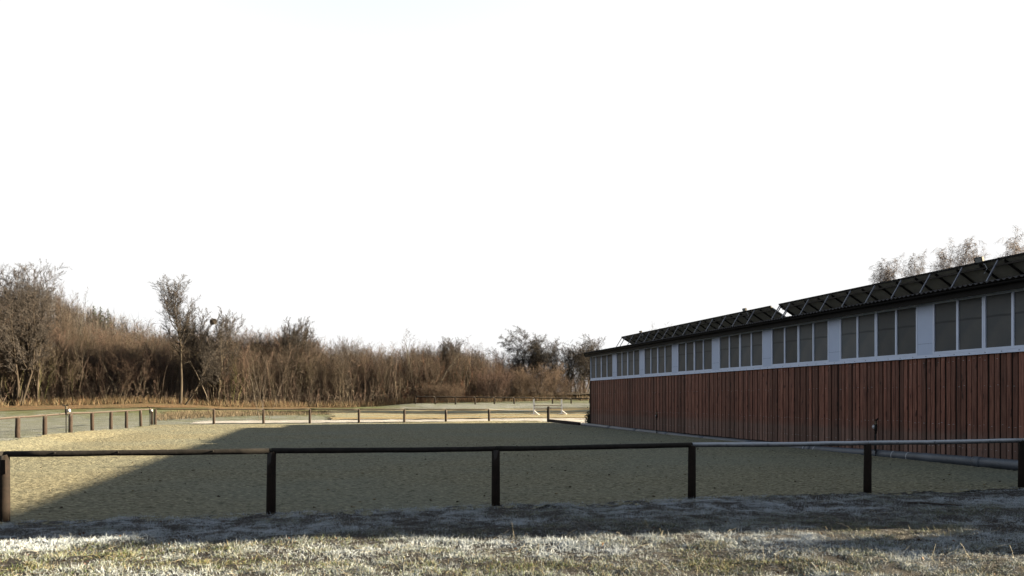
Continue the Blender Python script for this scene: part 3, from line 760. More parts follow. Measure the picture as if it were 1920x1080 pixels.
# woodland on the hill
def hillwood():
    g = np.random.default_rng(19)
    N = 5200
    px = g.uniform(-500, 620, N); d = g.uniform(150, 262, N); x = (px - 960) / F * d
    z = np.maximum(hill_z(x, d), height(x, d)) - .3
    hh = g.uniform(5, 9, N) + 5 * (fbm(x * .09, d * .09, 91) - .4) * 2
    hh = np.clip(hh, 3.5, 14)
    K = 4; D = unit(np.stack([g.normal(0, .06, N), g.normal(0, .06, N), np.ones(N)], 1))
    P = np.zeros((N, K, 3)); P[:, 0] = np.stack([x, d, z], 1)
    for k in range(1, K):
        D = unit(D + g.normal(0, .05, (N, 3))); P[:, k] = P[:, k - 1] + D * (hh / (K - 1))[:, None]
    v, f = tubes(P, (np.full(N, .09))[:, None] * np.array([1, .8, .5, .2])[None], 3)
    nt_ = 34; ci = np.repeat(np.arange(N), nt_); s = g.uniform(.35, 1, N * nt_); fk = s * (K - 1); k0 = np.minimum(fk.astype(int), K - 2); fr = (fk - k0)[:, None]
    O = P[ci, k0] * (1 - fr) + P[ci, k0 + 1] * fr
    dd = unit(g.normal(0, 1, (len(ci), 3)) + np.array([0, 0, 1.0]))
    ll = (hh[ci] * g.uniform(.10, .30, len(ci)))[:, None]
    A = unit(np.cross(dd, g.normal(0, 1, (len(ci), 3)))) * .035
    tv = np.stack([O - A, O + A, O + dd * ll], 1).reshape(-1, 3); tf = np.arange(len(tv)).reshape(-1, 3)
    bc = np.array([.026, .022, .020]) * g.uniform(.6, 1.3, (N, 1))
    tint = np.concatenate([np.repeat(bc, K * 3, 0), np.repeat(bc[ci], 3, 0)])
    link('hillside_wood', mesh_from('hillside_wood', np.concatenate([v, tv]), [f, tf + len(v)], M['brush'], tint=tint), kind='stuff', label='bare brown wood covering the distant hillside', cat='woodland')
hillwood()

# dry grass and bramble fringe at the foot of the wood
def fringe():
    g = np.random.default_rng(29)
    N = 42000
    px = g.uniform(-100, 1112, N)
    ed = np.interp(px, [-400, 0, 450, 760, 900, 1000, 1130, 1300], [86, 92, 104, 116, 122, 126, 129, 132])
    d = ed + g.uniform(-5.5, 3, N) * (g.uniform(0, 1, N) ** .5)
    dens = fbm(px * .03, d * .3, 4); keep = dens > .40
    px, d = px[keep], d[keep]; n = len(px)
    x = (px - 960) / F * d; z = height(x, d)
    hh = g.uniform(.25, 1.25, n) * (.5 + dens[keep])
    D = unit(np.stack([g.normal(0, .35, n), g.normal(0, .35, n), np.ones(n)], 1))
    A = unit(np.stack([g.normal(0, 1, n), g.normal(0, 1, n), np.zeros(n)], 1)) * .02
    B = np.stack([x, d, z - .03], 1)
    tv = np.stack([B - A, B + A, B + D * hh[:, None]], 1).reshape(-1, 3)
    base = np.array([[.07, .052, .032], [.055, .04, .024], [.085, .068, .042], [.055, .028, .015], [.04, .034, .018]])
    bc = base[g.integers(0, 5, n)] * g.uniform(.6, 1.15, (n, 1))
    bc[(px > 780) & (px < 900) & (g.uniform(0, 1, n) < .45)] = (.060, .029, .017)
    link('dry_undergrowth', mesh_from('dry_undergrowth', tv, [np.arange(len(tv)).reshape(-1, 3)], M['brush'], tint=np.repeat(bc, 3, 0)), kind='stuff', label='dry straw and bramble fringe along the foot of the wood', cat='undergrowth')
fringe()
# brown weeds beyond the left corner of the far fence
def weeds():
    g = np.random.default_rng(39)
    N = 9000
    px = g.uniform(290, 620, N); d = np.interp(px, [290, 460, 620], [66, 76, 84]) + g.uniform(-7, 9, N)
    x = (px - 960) / F * d; z = height(x, d)
    hh = g.uniform(.15, .55, N) * np.interp(px, [290, 340, 480, 620], [.4, 1, 1, .4])
    A = unit(np.stack([g.normal(0, 1, N), g.normal(0, 1, N), np.zeros(N)], 1)) * .014
    B = np.stack([x, d, z - .02], 1); D = unit(np.stack([g.normal(0, .3, N), g.normal(0, .3, N), np.ones(N)], 1))
    tv = np.stack([B - A, B + A, B + D * hh[:, None]], 1).reshape(-1, 3)
    bc = np.array([.048, .038, .026]) * g.uniform(.5, 1.3, (N, 1))
    link('weeds', mesh_from('weeds', tv, [np.arange(len(tv)).reshape(-1, 3)], M['brush'], tint=np.repeat(bc, 3, 0)), kind='stuff', label='brown dry weeds on the meadow behind the corner of the arena fence', cat='weeds')
weeds()

# ------------------------------------------------------------------ riding hall
U0, U1 = 6.8, 49.1
hall = thing('riding_hall', V(V_WALL, U0), PHI, 'long riding hall with red brown board wall, white window band and dark eaves', 'riding hall')
LEN = U1 - U0
Z_WOOD, Z_EAVE = 3.03, 4.72
def part(name, mb, mats, parent=None, smooth=False, **k):
    return link(name, mb.mesh(name, mats, smooth), parent if parent else hall, **k)
b = MB()
b.box(.06, 20.0, .08, LEN - .08, -.6, Z_EAVE)
# gables up to the ridge
for y0, y1 in ((.08, .3), (LEN - .3, LEN - .08)):
    b.add([(.06, y0, Z_EAVE), (20, y0, Z_EAVE), (10, y0, 6.02), (.06, y1, Z_EAVE), (20, y1, Z_EAVE), (10, y1, 6.02)], [(0, 1, 2), (5, 4, 3), (0, 3, 4, 1), (1, 4, 5, 2), (2, 5, 3, 0)])
part('wall', b, M['wall'])
b = MB(); b.box(.03, .058, 0.02, LEN - .02, -.2, Z_WOOD - .02); part('backing', b, M['dark'])
b = MB(); b.box(-.05, .10, LEN, LEN + .13, -.3, Z_EAVE + .02); part('corner_post', b, M['fascia'])
# boards
gb = random.Random(3)
variants = []
for k in range(12):
    mb = MB(); w = gb.uniform(.128, .158); th = .024; h = Z_WOOD + .0
    x0 = -.0; dx = gb.uniform(-.006, .006)
    z1 = Z_WOOD - .012
    # slightly bevelled board, origin at its foot
    c = .004
    prof = [(0, -w / 2), (-th + c, -w / 2), (-th, -w / 2 + c), (-th, w / 2 - c), (-th + c, w / 2), (0, w / 2)]
    vs_ = [(x, y, 0) for x, y in prof] + [(x, y + dx, z1) for x, y in prof]
    n = len(prof); fs = [(i, (i + 1) % n, n + (i + 1) % n, n + i) for i in range(n)] + [tuple(range(n))[::-1], tuple(range(n, 2 * n))]
    mb.add(vs_, fs, 0)
    for zz in (2.12, 1.02, .34):
        if gb.random() < .62:
            zj = zz + gb.uniform(-.035, .035); yj = gb.uniform(-.035, .035); L = gb.uniform(.012, .034)
            mb.box(-th - .002, -th + .001, yj - L, yj + L, zj, zj + .007, 1)
    if gb.random() < .4:
        zj = gb.uniform(2.8, 2.95); mb.box(-th - .002, -th + .001, -.025, .02, zj, zj + .007, 1)
    variants.append(mb.mesh('board', [M['board'], M['greyp']]))
nbd = int(LEN / .185)
for i in range(nbd):
    y = .1 + i * (LEN - .2) / (nbd - 1)
    link('board', variants[gb.randrange(12)], hall, (.028 - (.020 if i % 2 else 0) + gb.uniform(-.003, .003), y + gb.uniform(-.008, .008), gb.uniform(-.02, .01)), (0, 0, 0))
# sill, windows, pilasters
b = MB(); b.box(-.045, .055, 0, LEN, Z_WOOD + .003, Z_WOOD + .075); b.box(-.06, .0, 0.002, LEN - .002, Z_WOOD - .018, Z_WOOD + .002)
for i in range(int(LEN / .53)):
    y = .2 + i * .53; b.box(-.055, -.044, y, y + .02, Z_WOOD + .02, Z_WOOD + .04, 1)
part('sill', b, [M['frame'], M['dark']])
PW = .60
cent = [44.65 - 4.233 * k - U0 for k in range(-1, 9)]       # pilaster centres, far to near
cent[0] = LEN + .14
for k in range(len(cent)):
    c = cent[k]
    if k > 0 and c > .3:
        b = MB(); b.box(-.035, .05, c - PW / 2, c + PW / 2, Z_WOOD + .078, Z_EAVE - .003)
        b.box(-.0365, -.034, c - PW / 2 + .01, c + PW / 2 - .01, Z_WOOD + .42, Z_WOOD + .426, 1)
        part('pilaster_panel', b, [M['white'], M['dark']])
    if k + 1 < len(cent):
        y1 = c - PW / 2 - .004; y0 = max(cent[k + 1] + PW / 2 + .004, .02)
        if k == 0: y1 = LEN - .02
        if y1 - y0 < .5: continue
        zb, zt = Z_WOOD + .078, Z_EAVE - .003
        L = y1 - y0; ft = .055; mid = .05
        edges = []
        half = L / 2
        fr = MB()
        fr.box(-.04, .05, y0, y1, zb, zb + .075); fr.box(-.04, .05, y0, y1, zt - .085, zt)
        panes = []
        for hh in range(2):
            a = y0 + hh * half; e = a + half
            fr.box(-.042, .052, a + (.003 if hh else 0), a + ft, zb + .0752, zt - .0852)
            fr.box(-.042, .052, e - ft, e - (0 if hh else .003), zb + .0752, zt - .0852)
            mm_ = (a + e) / 2
            fr.box(-.038, .048, mm_ - mid / 2 - .01, mm_ + mid / 2 + .01, zb + .0752, zt - .0852)
            panes.append((a + ft, mm_ - mid / 2 - .01)); panes.append((mm_ + mid / 2 + .01, e - ft))
        w = part('window', fr, M['frame'], loc=(0, 0, 0))
        for (p0, p1) in panes:
            pb = MB(); pb.box(-.002, .012, -(p1 - p0) / 2, (p1 - p0) / 2, -(zt - zb - .161) / 2, (zt - zb - .161) / 2)
            link('pane', pb.mesh('pane', M['glass']), w, (0, (p0 + p1) / 2, (zb + .0752 + zt - .0852) / 2), (0, 0, random.uniform(-.004, .004)))
# eaves: soffit, fascia, gutter
b = MB(); b.box(-.34, .055, -.15, LEN + .2, Z_EAVE, Z_EAVE + .05); part('soffit', b, M['beam'])
b = MB(); b.box(-.37, -.342, -.16, LEN + .22, Z_EAVE - .07, Z_EAVE + .17); part('fascia', b, M['fascia'])
b = MB()
n_ = 9
prof = [(-.44 + .065 * math.cos(math.pi + math.pi * i / (n_ - 1)), Z_EAVE + .16 + .065 * math.sin(math.pi + math.pi * i / (n_ - 1))) for i in range(n_)]
for (ya, yb) in [(-.2 + k * 6.06, -.2 + (k + 1) * 6.06 - .012) for k in range(7)]:
    vs_ = [(x, y, z) for y in (ya, yb) for x, z in prof]
    b.add(vs_, [(i, i + 1, n_ + i + 1, n_ + i) for i in range(n_ - 1)])
part('gutter', b, M['fascia'], smooth=True)
# corrugated roof, both slopes
def roof_sheet(v0, v1, z0, z1, name):
    per = .177; ys_ = np.arange(-.25, LEN + .3, per / 8); k = 5
    xs_ = np.linspace(v0, v1, k)
    vv = []; 
    for th in (0, -.012):
        for x in xs_:
            zz = z0 + (z1 - z0) * (x - v0) / (v1 - v0) + th
            vv.append(np.stack([np.full(len(ys_), x), ys_, zz + .026 * np.cos(2 * math.pi * ys_ / per)], 1))
    n = len(ys_); vv = np.concatenate(vv); f = []
    idx = np.arange(k * n).reshape(k, n)
    top = np.stack([idx[:-1, :-1], idx[:-1, 1:], idx[1:, 1:], idx[1:, :-1]], -1).reshape(-1, 4)
    bot = top[:, ::-1] + k * n
    e = np.stack([idx[0, :-1], idx[0, :-1] + k * n, idx[0, 1:] + k * n, idx[0, 1:]], -1)
    return link(name, mesh_from(name, vv, [top, bot, e], M['roof'], True), hall)
roof_sheet(-.47, 10, Z_EAVE + .235, 6.16, 'roof')
roof_sheet(20.5, 10, Z_EAVE + .235, 6.16, 'roof')
b = MB(); b.tube([(10, -.25, 6.15), (10, LEN + .25, 6.15)], .12, 8); part('ridge_cap', b, M['roof'])
for xa, y_ in ((-.44, LEN + .21), (20.4, LEN + .21), (-.44, -.21), (20.4, -.21)):
    b = MB(); b.bar((xa, y_, Z_EAVE + .12), (10, y_, 6.05), .03, .2); part('barge_board', b, M['fascia'])

# solar racks on the roof
SV, SZ, TL = .40, 5.68, math.radians(30)         # top edge, local to the hall
PL = 1.06
def roof_z(x): return Z_EAVE + .235 + (6.16 - Z_EAVE - .235) * (x + .47) / 10.47
def solar_rack(ua, ub, sv, label, struts):
    sz = SZ + (sv - SV) * .139
    t = thing('solar_panel_rack', V(V_WALL + sv, ua, 0), PHI, label, 'solar panels', 'solar panel rows on the hall roof')
    L = ub - ua
    cx, sx = math.cos(TL), math.sin(TL)
    n = max(1, round(L / 1.62)); w = L / n
    pm = MB()
    p = [(0, 0), (PL * cx, -PL * sx)]
    th = .035
    up = (sx * th, cx * th)
    vs_ = []
    for y in (.0005, w - .0005):
        vs_ += [(p[0][0], y, p[0][1]), (p[1][0], y, p[1][1]), (p[1][0] + up[0], y, p[1][1] + up[1]), (p[0][0] + up[0], y, p[0][1] + up[1])]
    pm.add(vs_, [(0, 1, 2, 3), (7, 6, 5, 4), (0, 4, 5, 1), (1, 5, 6, 2), (3, 7, 4, 0)], 0)
    pm.add(vs_, [(2, 6, 7, 3)], 1)
    pmm = pm.mesh('solar_panel', [M['panel'], M['cell']])
    for i in range(n): link('solar_panel', pmm, t, (0, i * w, sz))
    bm_ = MB(); bm_.bar((.02, 0, -.03), (PL * cx - .02, 0, -PL * sx + .0), .045, .05); bme = bm_.mesh('beam', M['beam'])
    nbm = int(L / .8)
    for i in range(nbm + 1):
        link('beam', bme, t, (-.0, min(max(i * L / nbm, .03), L - .03), sz - .012))
    r = MB(); r.box(-.03, .03, -.02, L + .02, sz - .01, sz + .045); link('edge_rail', r.mesh('edge_rail', M['fascia']), t)
    r = MB(); r.box(.10, .14, 0, L, sz - .155, sz - .105); link('cross_rail', r.mesh('cross_rail', M['beam']), t)
    x0 = -.42; zb = roof_z(sv + x0) + .02
    s_ = MB(); s_.bar((x0, 0, zb), (0, 0, sz + .0), .035, .035, up=(0, 1, 0)); s_.box(x0 - .05, x0 + .05, -.03, .03, zb - .03, zb + .01)
    sme = s_.mesh('strut', M['alu'])
    y = .05
    k = 0
    if struts == 'far': pos = [L - .05, L - .65] + [L - .65 - 1.21 * i for i in range(1, 60)]
    else: pos = [L - .05, L - .75] + [L - .75 - 1.21 * i for i in range(1, 60)]
    for y in pos:
        if y > .03: link('strut', sme, t, (0, y, 0))
    return t
solar_rack(U0 + .3, 27.5, SV, 'longer nearer row of tilted solar panels seen from below on the hall eaves', 'near')
solar_rack(28.15, 44.5, SV, 'shorter farther row of tilted solar panels seen from below on the hall eaves', 'far')
solar_rack(16.0, 29.0, SV + 1.05, 'second solar panel row higher up the roof glimpsed through the gap between the front rows', 'near')

# floodlights on the rack edge
def floodlight(px, s, label):
    u = u_at(px, V_WALL + SV); t = thing('floodlight', V(V_WALL + SV - .12, u, SZ + .0), PHI, label, 'floodlight', 'small floodlights on the solar racks')
    w, h = .27 * s, .24 * s
    b = MB(); b.box(-.05, .03, -w / 2, w / 2, -h / 2, h / 2); b.box(.03, .06, -w * .35, w * .35, -h * .35, h * .35)
    ho = link('housing', b.mesh('housing', M['black']), t, (0, 0, .06), (0, R_(-18), R_(12)))
    b = MB(); b.box(-.056, -.049, -w / 2 + .03 * s, w / 2 - .03 * s, -h / 2 + .07 * s, h / 2 - .025 * s); link('lens', b.mesh('lens', M['lens']), ho)
    b = MB(); b.bar((.03, -w / 2 - .012, .06), (.03, -w / 2 - .012, -.16), .012, .03); b.bar((.03, w / 2 + .012, .06), (.03, w / 2 + .012, -.16), .012, .03); b.bar((.03, -w / 2 - .018, -.16), (.03, w / 2 + .018, -.16), .03, .012); b.bar((.03, 0, -.16), (.12, -.05, -.08), .02, .02)
    link('bracket', b.mesh('bracket', M['black']), t)
    b = MB(); b.tube([(.05, 0, 0), (.02, -.16, -.08), (.06, -.2, -.2), (.0, -.16, -.34)], .008, 5); link('cable', b.mesh('cable', M['greyp']), t)
floodlight(1843, .85, 'black floodlight with a pale lens on the nearer solar row')
floodlight(1401, .7, 'small floodlight near the end of the farther solar row')
floodlight(1205, .6, 'smallest floodlight at the far end of the farther solar row')

# plants against the hall corner
def leafy(name, loc, r, h, n, mat, label):
    g = np.random.default_rng(8)
    p = g.normal(0, .45, (n, 3)) * np.array([r, r, h * .5]) + np.array([0, 0, h * .5]); p[:, 2] = np.abs(p[:, 2])
    a = unit(g.normal(0, 1, (n, 3))); b_ = unit(np.cross(a, g.normal(0, 1, (n, 3))))
    s = .055
    v = np.stack([p - a * s, p + b_ * s * .7, p + a * s, p - b_ * s * .7], 1).reshape(-1, 3)
    t = thing(name, loc, 0, label, 'bush')
    link('foliage', mesh_from('foliage', v, [np.arange(len(v)).reshape(-1, 4)], mat), t)
    mb = MB()
    for k in range(7):
        az = k * .9; mb.tube([(0, 0, -.1), (math.cos(az) * r * .3, math.sin(az) * r * .3, h * .5), (math.cos(az) * r * .7, math.sin(az) * r * .6, h * .9)], [.02, .014, .006], 4)
    link('stem', mb.mesh('stem', M['bark']), t)
leafy('ivy_bush', V(V_WALL + .1, U1 + .5, -.25), .34, 1.2, 700, M['ivy'], 'dark scruffy ivy bush at the far corner of the hall')

# drain pipe along the hall foot
b = MB(); zs = [-.13, -.12, -.15, -.20, -.22, -.24, -.24, -.25, -.20, -.14, -.11]; us = [9, 12, 15, 18, 21, 24, 28, 33, 38, 44, 49.9]
gp = random.Random(8)
zz = lambda u: float(np.interp(u, us, [z + .13 for z in [-.12, -.11, -.12, -.16, -.21, -.27, -.30, -.31, -.28, -.24, -.21]]))
t = thing('drain_pipe', V(17.72, 9), PHI, 'long blue grey plastic pipe lying along the foot of the board wall', 'pipe')
uu_ = np.arange(9, 50.0, .5)
cut = [9, 13, 17, 21, 24.4, 28.4, 32.4, 36.4, 40.4, 44.4, 49.9]
for a, e in zip(cut[:-1], cut[1:]):
    pts = [(.05 * math.sin(u * .7), u - 9, zz(u)) for u in np.linspace(a, e - .03, 9)]
    b = MB(); b.tube(pts, .15, 14); link('pipe_length', b.mesh('pipe_length', M['pipe'], True), t)
for u in (21.0, 24.4, 17.0):
    b = MB(); b.tube([(.05 * math.sin(u * .7), u - 9 - .12, zz(u)), (.05 * math.sin(u * .7), u - 9 + .12, zz(u))], .163, 14); link('collar', b.mesh('collar', M['pipe'], True), t)
for u in [u_at(p, 17.72) for p in (1513, 1532, 1675, 1703)]:
    b = MB(); b.tube([(.05 * math.sin(u * .7), u - 9 - .012, zz(u)), (.05 * math.sin(u * .7), u - 9 + .012, zz(u))], .153, 14); link('clamp_ring', b.mesh('clamp_ring', M['greyp'], True), t)
# sleepers closing the gateway
pa = V(v_at(1030, 54.9), 54.9, .02); pb_ = V(17.6, 50.2, -.14)
b = MB(); b.bar(pa + Vector((0, 0, .07)), pb_ + Vector((0, 0, .12)), .2, .22)
link('timber_sleeper', b.mesh('timber_sleeper', M['sleeper']), label='long dark timber sleeper on the ground between gatepost and hall corner', cat='timber')

# ------------------------------------------------------------------ sprinklers
def sprinkler(loc, h, rot, label, group='standpipe sprinklers round the arena'):
    t = thing('sprinkler', loc, rot, label, 'sprinkler', group)
    b = MB(); b.tube([(0, 0, -.1), (0, 0, h * .66)], .022, 8); b.tube([(.10, 0, -.1), (.10, 0, h * .55), (.05, 0, h * .66)], .013, 6); link('riser', b.mesh('riser', M['black'], True), t)
    b = MB(); b.tube([(0, 0, h * .64), (0, 0, h * .70), (0, 0, h * .71), (0, 0, h * .86)], [.035, .035, .05, .05], 10); link('valve_body', b.mesh('valve_body', M['black'], True), t)
    b = MB(); b.tube([(.055, 0, h * .78), (.16, 0, h * .80)], [.045, .07], 10); link('pressure_bulb', b.mesh('pressure_bulb', M['greyp'], True), t)
    b = MB(); b.tube([(0, 0, h * .86), (0, 0, h * .94)], .04, 8); b.bar((-.02, 0, h * .95), (-.16, 0, h * 1.0), .04, .04); b.bar((-.02, 0, h * .97), (.1, 0, h * .97), .02, .03); link('nozzle_head', b.mesh('nozzle_head', M['black']), t)
    for z in (.87, .915):
        b = MB(); b.tube([(0, 0, h * z), (0, 0, h * z + .012)], .045, 8); link('ring', b.mesh('ring', M['brass']), t)
u_ = u_at(1634, 17.45); sprinkler(V(17.62, u_, -.25), 1.35, PHI + 1.2, 'black standpipe sprinkler with grey bulb against the board wall near the fence post')
u_ = u_at(1226, 17.45); sprinkler(V(17.62, u_, -.25), 1.35, PHI + 1.2, 'distant standpipe sprinkler against the far part of the board wall')

# ------------------------------------------------------------------ fences
def post_mesh(r, h, mat, seed, bury=.3):
    g = random.Random(seed); b = MB(); n = 14
    pts = [(0, 0, -bury), (g.uniform(-.004, .004), 0, h * .33), (g.uniform(-.006, .006), g.uniform(-.004, .004), h * .66), (g.uniform(-.006, .006), 0, h - .012), (0, 0, h)]
    b.tube(pts, [r * 1.06, r * 1.03, r, r * .97, r * .88], n)
    return b.mesh('post', mat, True)
def fence(name, pts, zt, rp, rr, pm, rms, label, heavy=False, skip=(), cat='fence', onside=0):
    o0 = Vector((pts[0][0], pts[0][1], 0))
    t = thing(name, o0, 0, label, cat)
    for i, p in enumerate(pts):
        g0 = h1(p[0], p[1]); top = zt[i] - rr * 1.2
        link('post', post_mesh(rp, top - g0, pm, i + 3), t, (p[0] - o0.x, p[1] - o0.y, g0), (random.uniform(-.012, .012), random.uniform(-.012, .012), random.uniform(0, 6)))
    for i in range(len(pts) - 1):
        if i in skip: continue
        a = Vector((pts[i][0] - o0.x, pts[i][1] - o0.y, zt[i] - rr)); b_ = Vector((pts[i + 1][0] - o0.x, pts[i + 1][1] - o0.y, zt[i + 1] - rr))
        d = (b_ - a); e = d.normalized() * .004; mb = MB(); k = 9; g = random.Random(i * 7 + 1)
        side = Vector((-d.y, d.x, 0)).normalized()
        pp = [a + e + (d - 2 * e) * (j / (k - 1)) + Vector((0, 0, g.uniform(-.003, .003) - .006 * math.sin(math.pi * j / (k - 1)))) + side * g.uniform(-.005, .005) for j in range(k)]
        mb.tube(pp, [rr * g.uniform(.94, 1.06) for _ in range(k)], 12)
        if heavy:
            for j in (.18, .41, .77):
                q = a + d * j + side * (-rr * .85) + Vector((0, 0, rr * .2)); mb.tube([q, q + side * (-.02)], [.016, .010], 6)
        link('rail', mb.mesh('rail', rms[i] if isinstance(rms, list) else rms, True), t)
    return t
npx = [8, 508, 929.5, 1297, 1626.5, 1916]
near = []
for p in npx:
    m = (p - 960) / F; d = 12.31 / (1 - .2522 * m); near.append((m * d, d))
stepv = Vector(near[1]) - Vector(near[0])
near = [tuple(Vector(near[0]) - stepv)] + near + [tuple(Vector(near[-1]) + stepv)]
zt_n = [.97, 1.018, 1.00, .975, .985, .965, .965, .96]
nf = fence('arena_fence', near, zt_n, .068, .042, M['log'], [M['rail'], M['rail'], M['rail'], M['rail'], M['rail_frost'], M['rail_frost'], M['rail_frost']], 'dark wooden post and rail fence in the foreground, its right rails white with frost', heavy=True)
# diagonal brace on the leftmost post
b = MB(); px0 = near[1]; b.bar((px0[0] - near[0][0] + .03, px0[1] - near[0][1] - .06, .90), (px0[0] - near[0][0] + .03, px0[1] - near[0][1] - .055, .70), .07, .035); link('brace', b.mesh('brace', M['log']), nf)

# left fence and far fence
VL, UF = -11.4, 55.5
lf = []
for p in [33, 84, 132, 173, 208, 237, 264, 285]:
    q = V(VL, u_at(p, VL)); lf.append((q.x, q.y))
st_ = Vector(lf[0]) - Vector(lf[1]); st_ = st_.normalized() * 3.3
pre = [tuple(Vector(lf[0]) + st_ * k) for k in (5, 4, 3, 2, 1)]
lf = pre + lf
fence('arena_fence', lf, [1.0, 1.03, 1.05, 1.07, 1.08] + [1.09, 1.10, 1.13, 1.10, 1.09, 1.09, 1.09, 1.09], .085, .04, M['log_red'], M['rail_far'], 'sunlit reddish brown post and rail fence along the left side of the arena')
ff = []
for p in [297, 401, 494, 581, 673, 758, 836, 917]:
    q = V(v_at(p, UF), UF); ff.append((q.x, q.y))
ff[0] = (lf[-1][0] + .2, lf[-1][1] + .05)
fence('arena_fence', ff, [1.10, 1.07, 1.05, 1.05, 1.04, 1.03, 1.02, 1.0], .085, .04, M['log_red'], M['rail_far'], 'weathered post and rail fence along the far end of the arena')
gp_ = V(v_at(1028, UF - .3), UF - .3); gz = h1(gp_.x, gp_.y)
t = thing('gate_post', gp_, 0, 'dark gatepost standing alone left of the timber sleeper', 'post')
link('post', post_mesh(.105, 1.16 - gz, M['log'], 5), t, (0, 0, gz))
b = MB(); b.tube([(.1, -.05, 1.05), (.2, -.05, 1.05), (.2, -.05, 1.12)], .02, 6); b.tube([(-.1, -.05, .98), (-.2, -.05, .96)], .03, 6); link('gate_hook', b.mesh('gate_hook', M['black']), t)
a = Vector((ff[-1][0], ff[-1][1], .98)); e = Vector((gp_.x, gp_.y, .98)); b = MB(); b.tube([a + (e - a) * (k / 8) + Vector((0, 0, -.10 * math.sin(math.pi * k / 8))) for k in range(9)], .014, 5)
link('gate_tape', b.mesh('gate_tape', M['tape']), label='thin white electric fence tape hanging across the gateway', cat='fence tape')
q = V(VL + .3, u_at(124, VL + .3)); sprinkler((q.x, q.y, h1(q.x, q.y)), 1.25, .3, 'black standpipe sprinkler beside the third post of the left arena fence')
q = V(VL + .4, u_at(281, VL + .4)); sprinkler((q.x, q.y, h1(q.x, q.y)), 1.25, .3, 'black standpipe sprinkler at the far left corner post of the arena')

# far paddock fence
pf = []
for p in [779, 816, 854, 891, 927, 964, 1001, 1036, 1071, 1106, 1141, 1176]:
    d = float(np.interp(p, [779, 891, 1071, 1176], [108, 109, 112, 113])); pf.append(((p - 960) / F * d, d))
zt_p = [h1(*p) + 1.12 for p in pf]; mean = [EYE + 4.5 * pf[i][1] / F for i in range(len(pf))]
zt_p = [float(np.interp(i, [0, 3, 8, 11], [EYE + 5.2 * 108 / F, EYE + 4.2 * 109 / F, EYE + 2.2 * 112 / F, EYE + 2 * 113 / F])) for i in range(len(pf))]
fence('paddock_fence', pf, zt_p, .11, .085, M['log'], M['log'], 'dark post and rail fence on the far bank before the wood')

# white jump stand with poles in the second arena
jp = [(1001, 77), (1055, 79)]
jump = thing('show_jump', ((1001 - 960) / F * 77, 77, 0), 0, 'white show jump stands with dark poles between them in the second arena', 'show jump')
P0 = Vector(((1001 - 960) / F * 77, 77, 0)); P1 = Vector(((1053 - 960) / F * 80, 80, 0))
for k, P in enumerate((P0, P1)):
    z0 = h1(P.x, P.y) + .03; q = P - P0
    b = MB(); b.box(q.x - .08, q.x + .08, q.y - .05, q.y + .05, z0 + .1, z0 + 1.62); link('upright', b.mesh('upright', M['whitep']), jump)
    b = MB(); b.bar((q.x - .25, q.y + .55, z0 + .06), (q.x + .5, q.y - .75, z0 + .06), .07, .07); b.bar((q.x + .05, q.y - .05, z0 + .40), (q.x + .42, q.y - .62, z0 + .09), .06, .06); link('foot', b.mesh('foot', M['whitep']), jump)
for zz_ in (.95, .62):
    b = MB(); b.tube([(0.05, -.09, zz_ + .1), ((P1 - P0).x - .05, (P1 - P0).y - .09, zz_ + .1)], .05, 8); link('pole', b.mesh('pole', M['log']), jump)
b = MB()

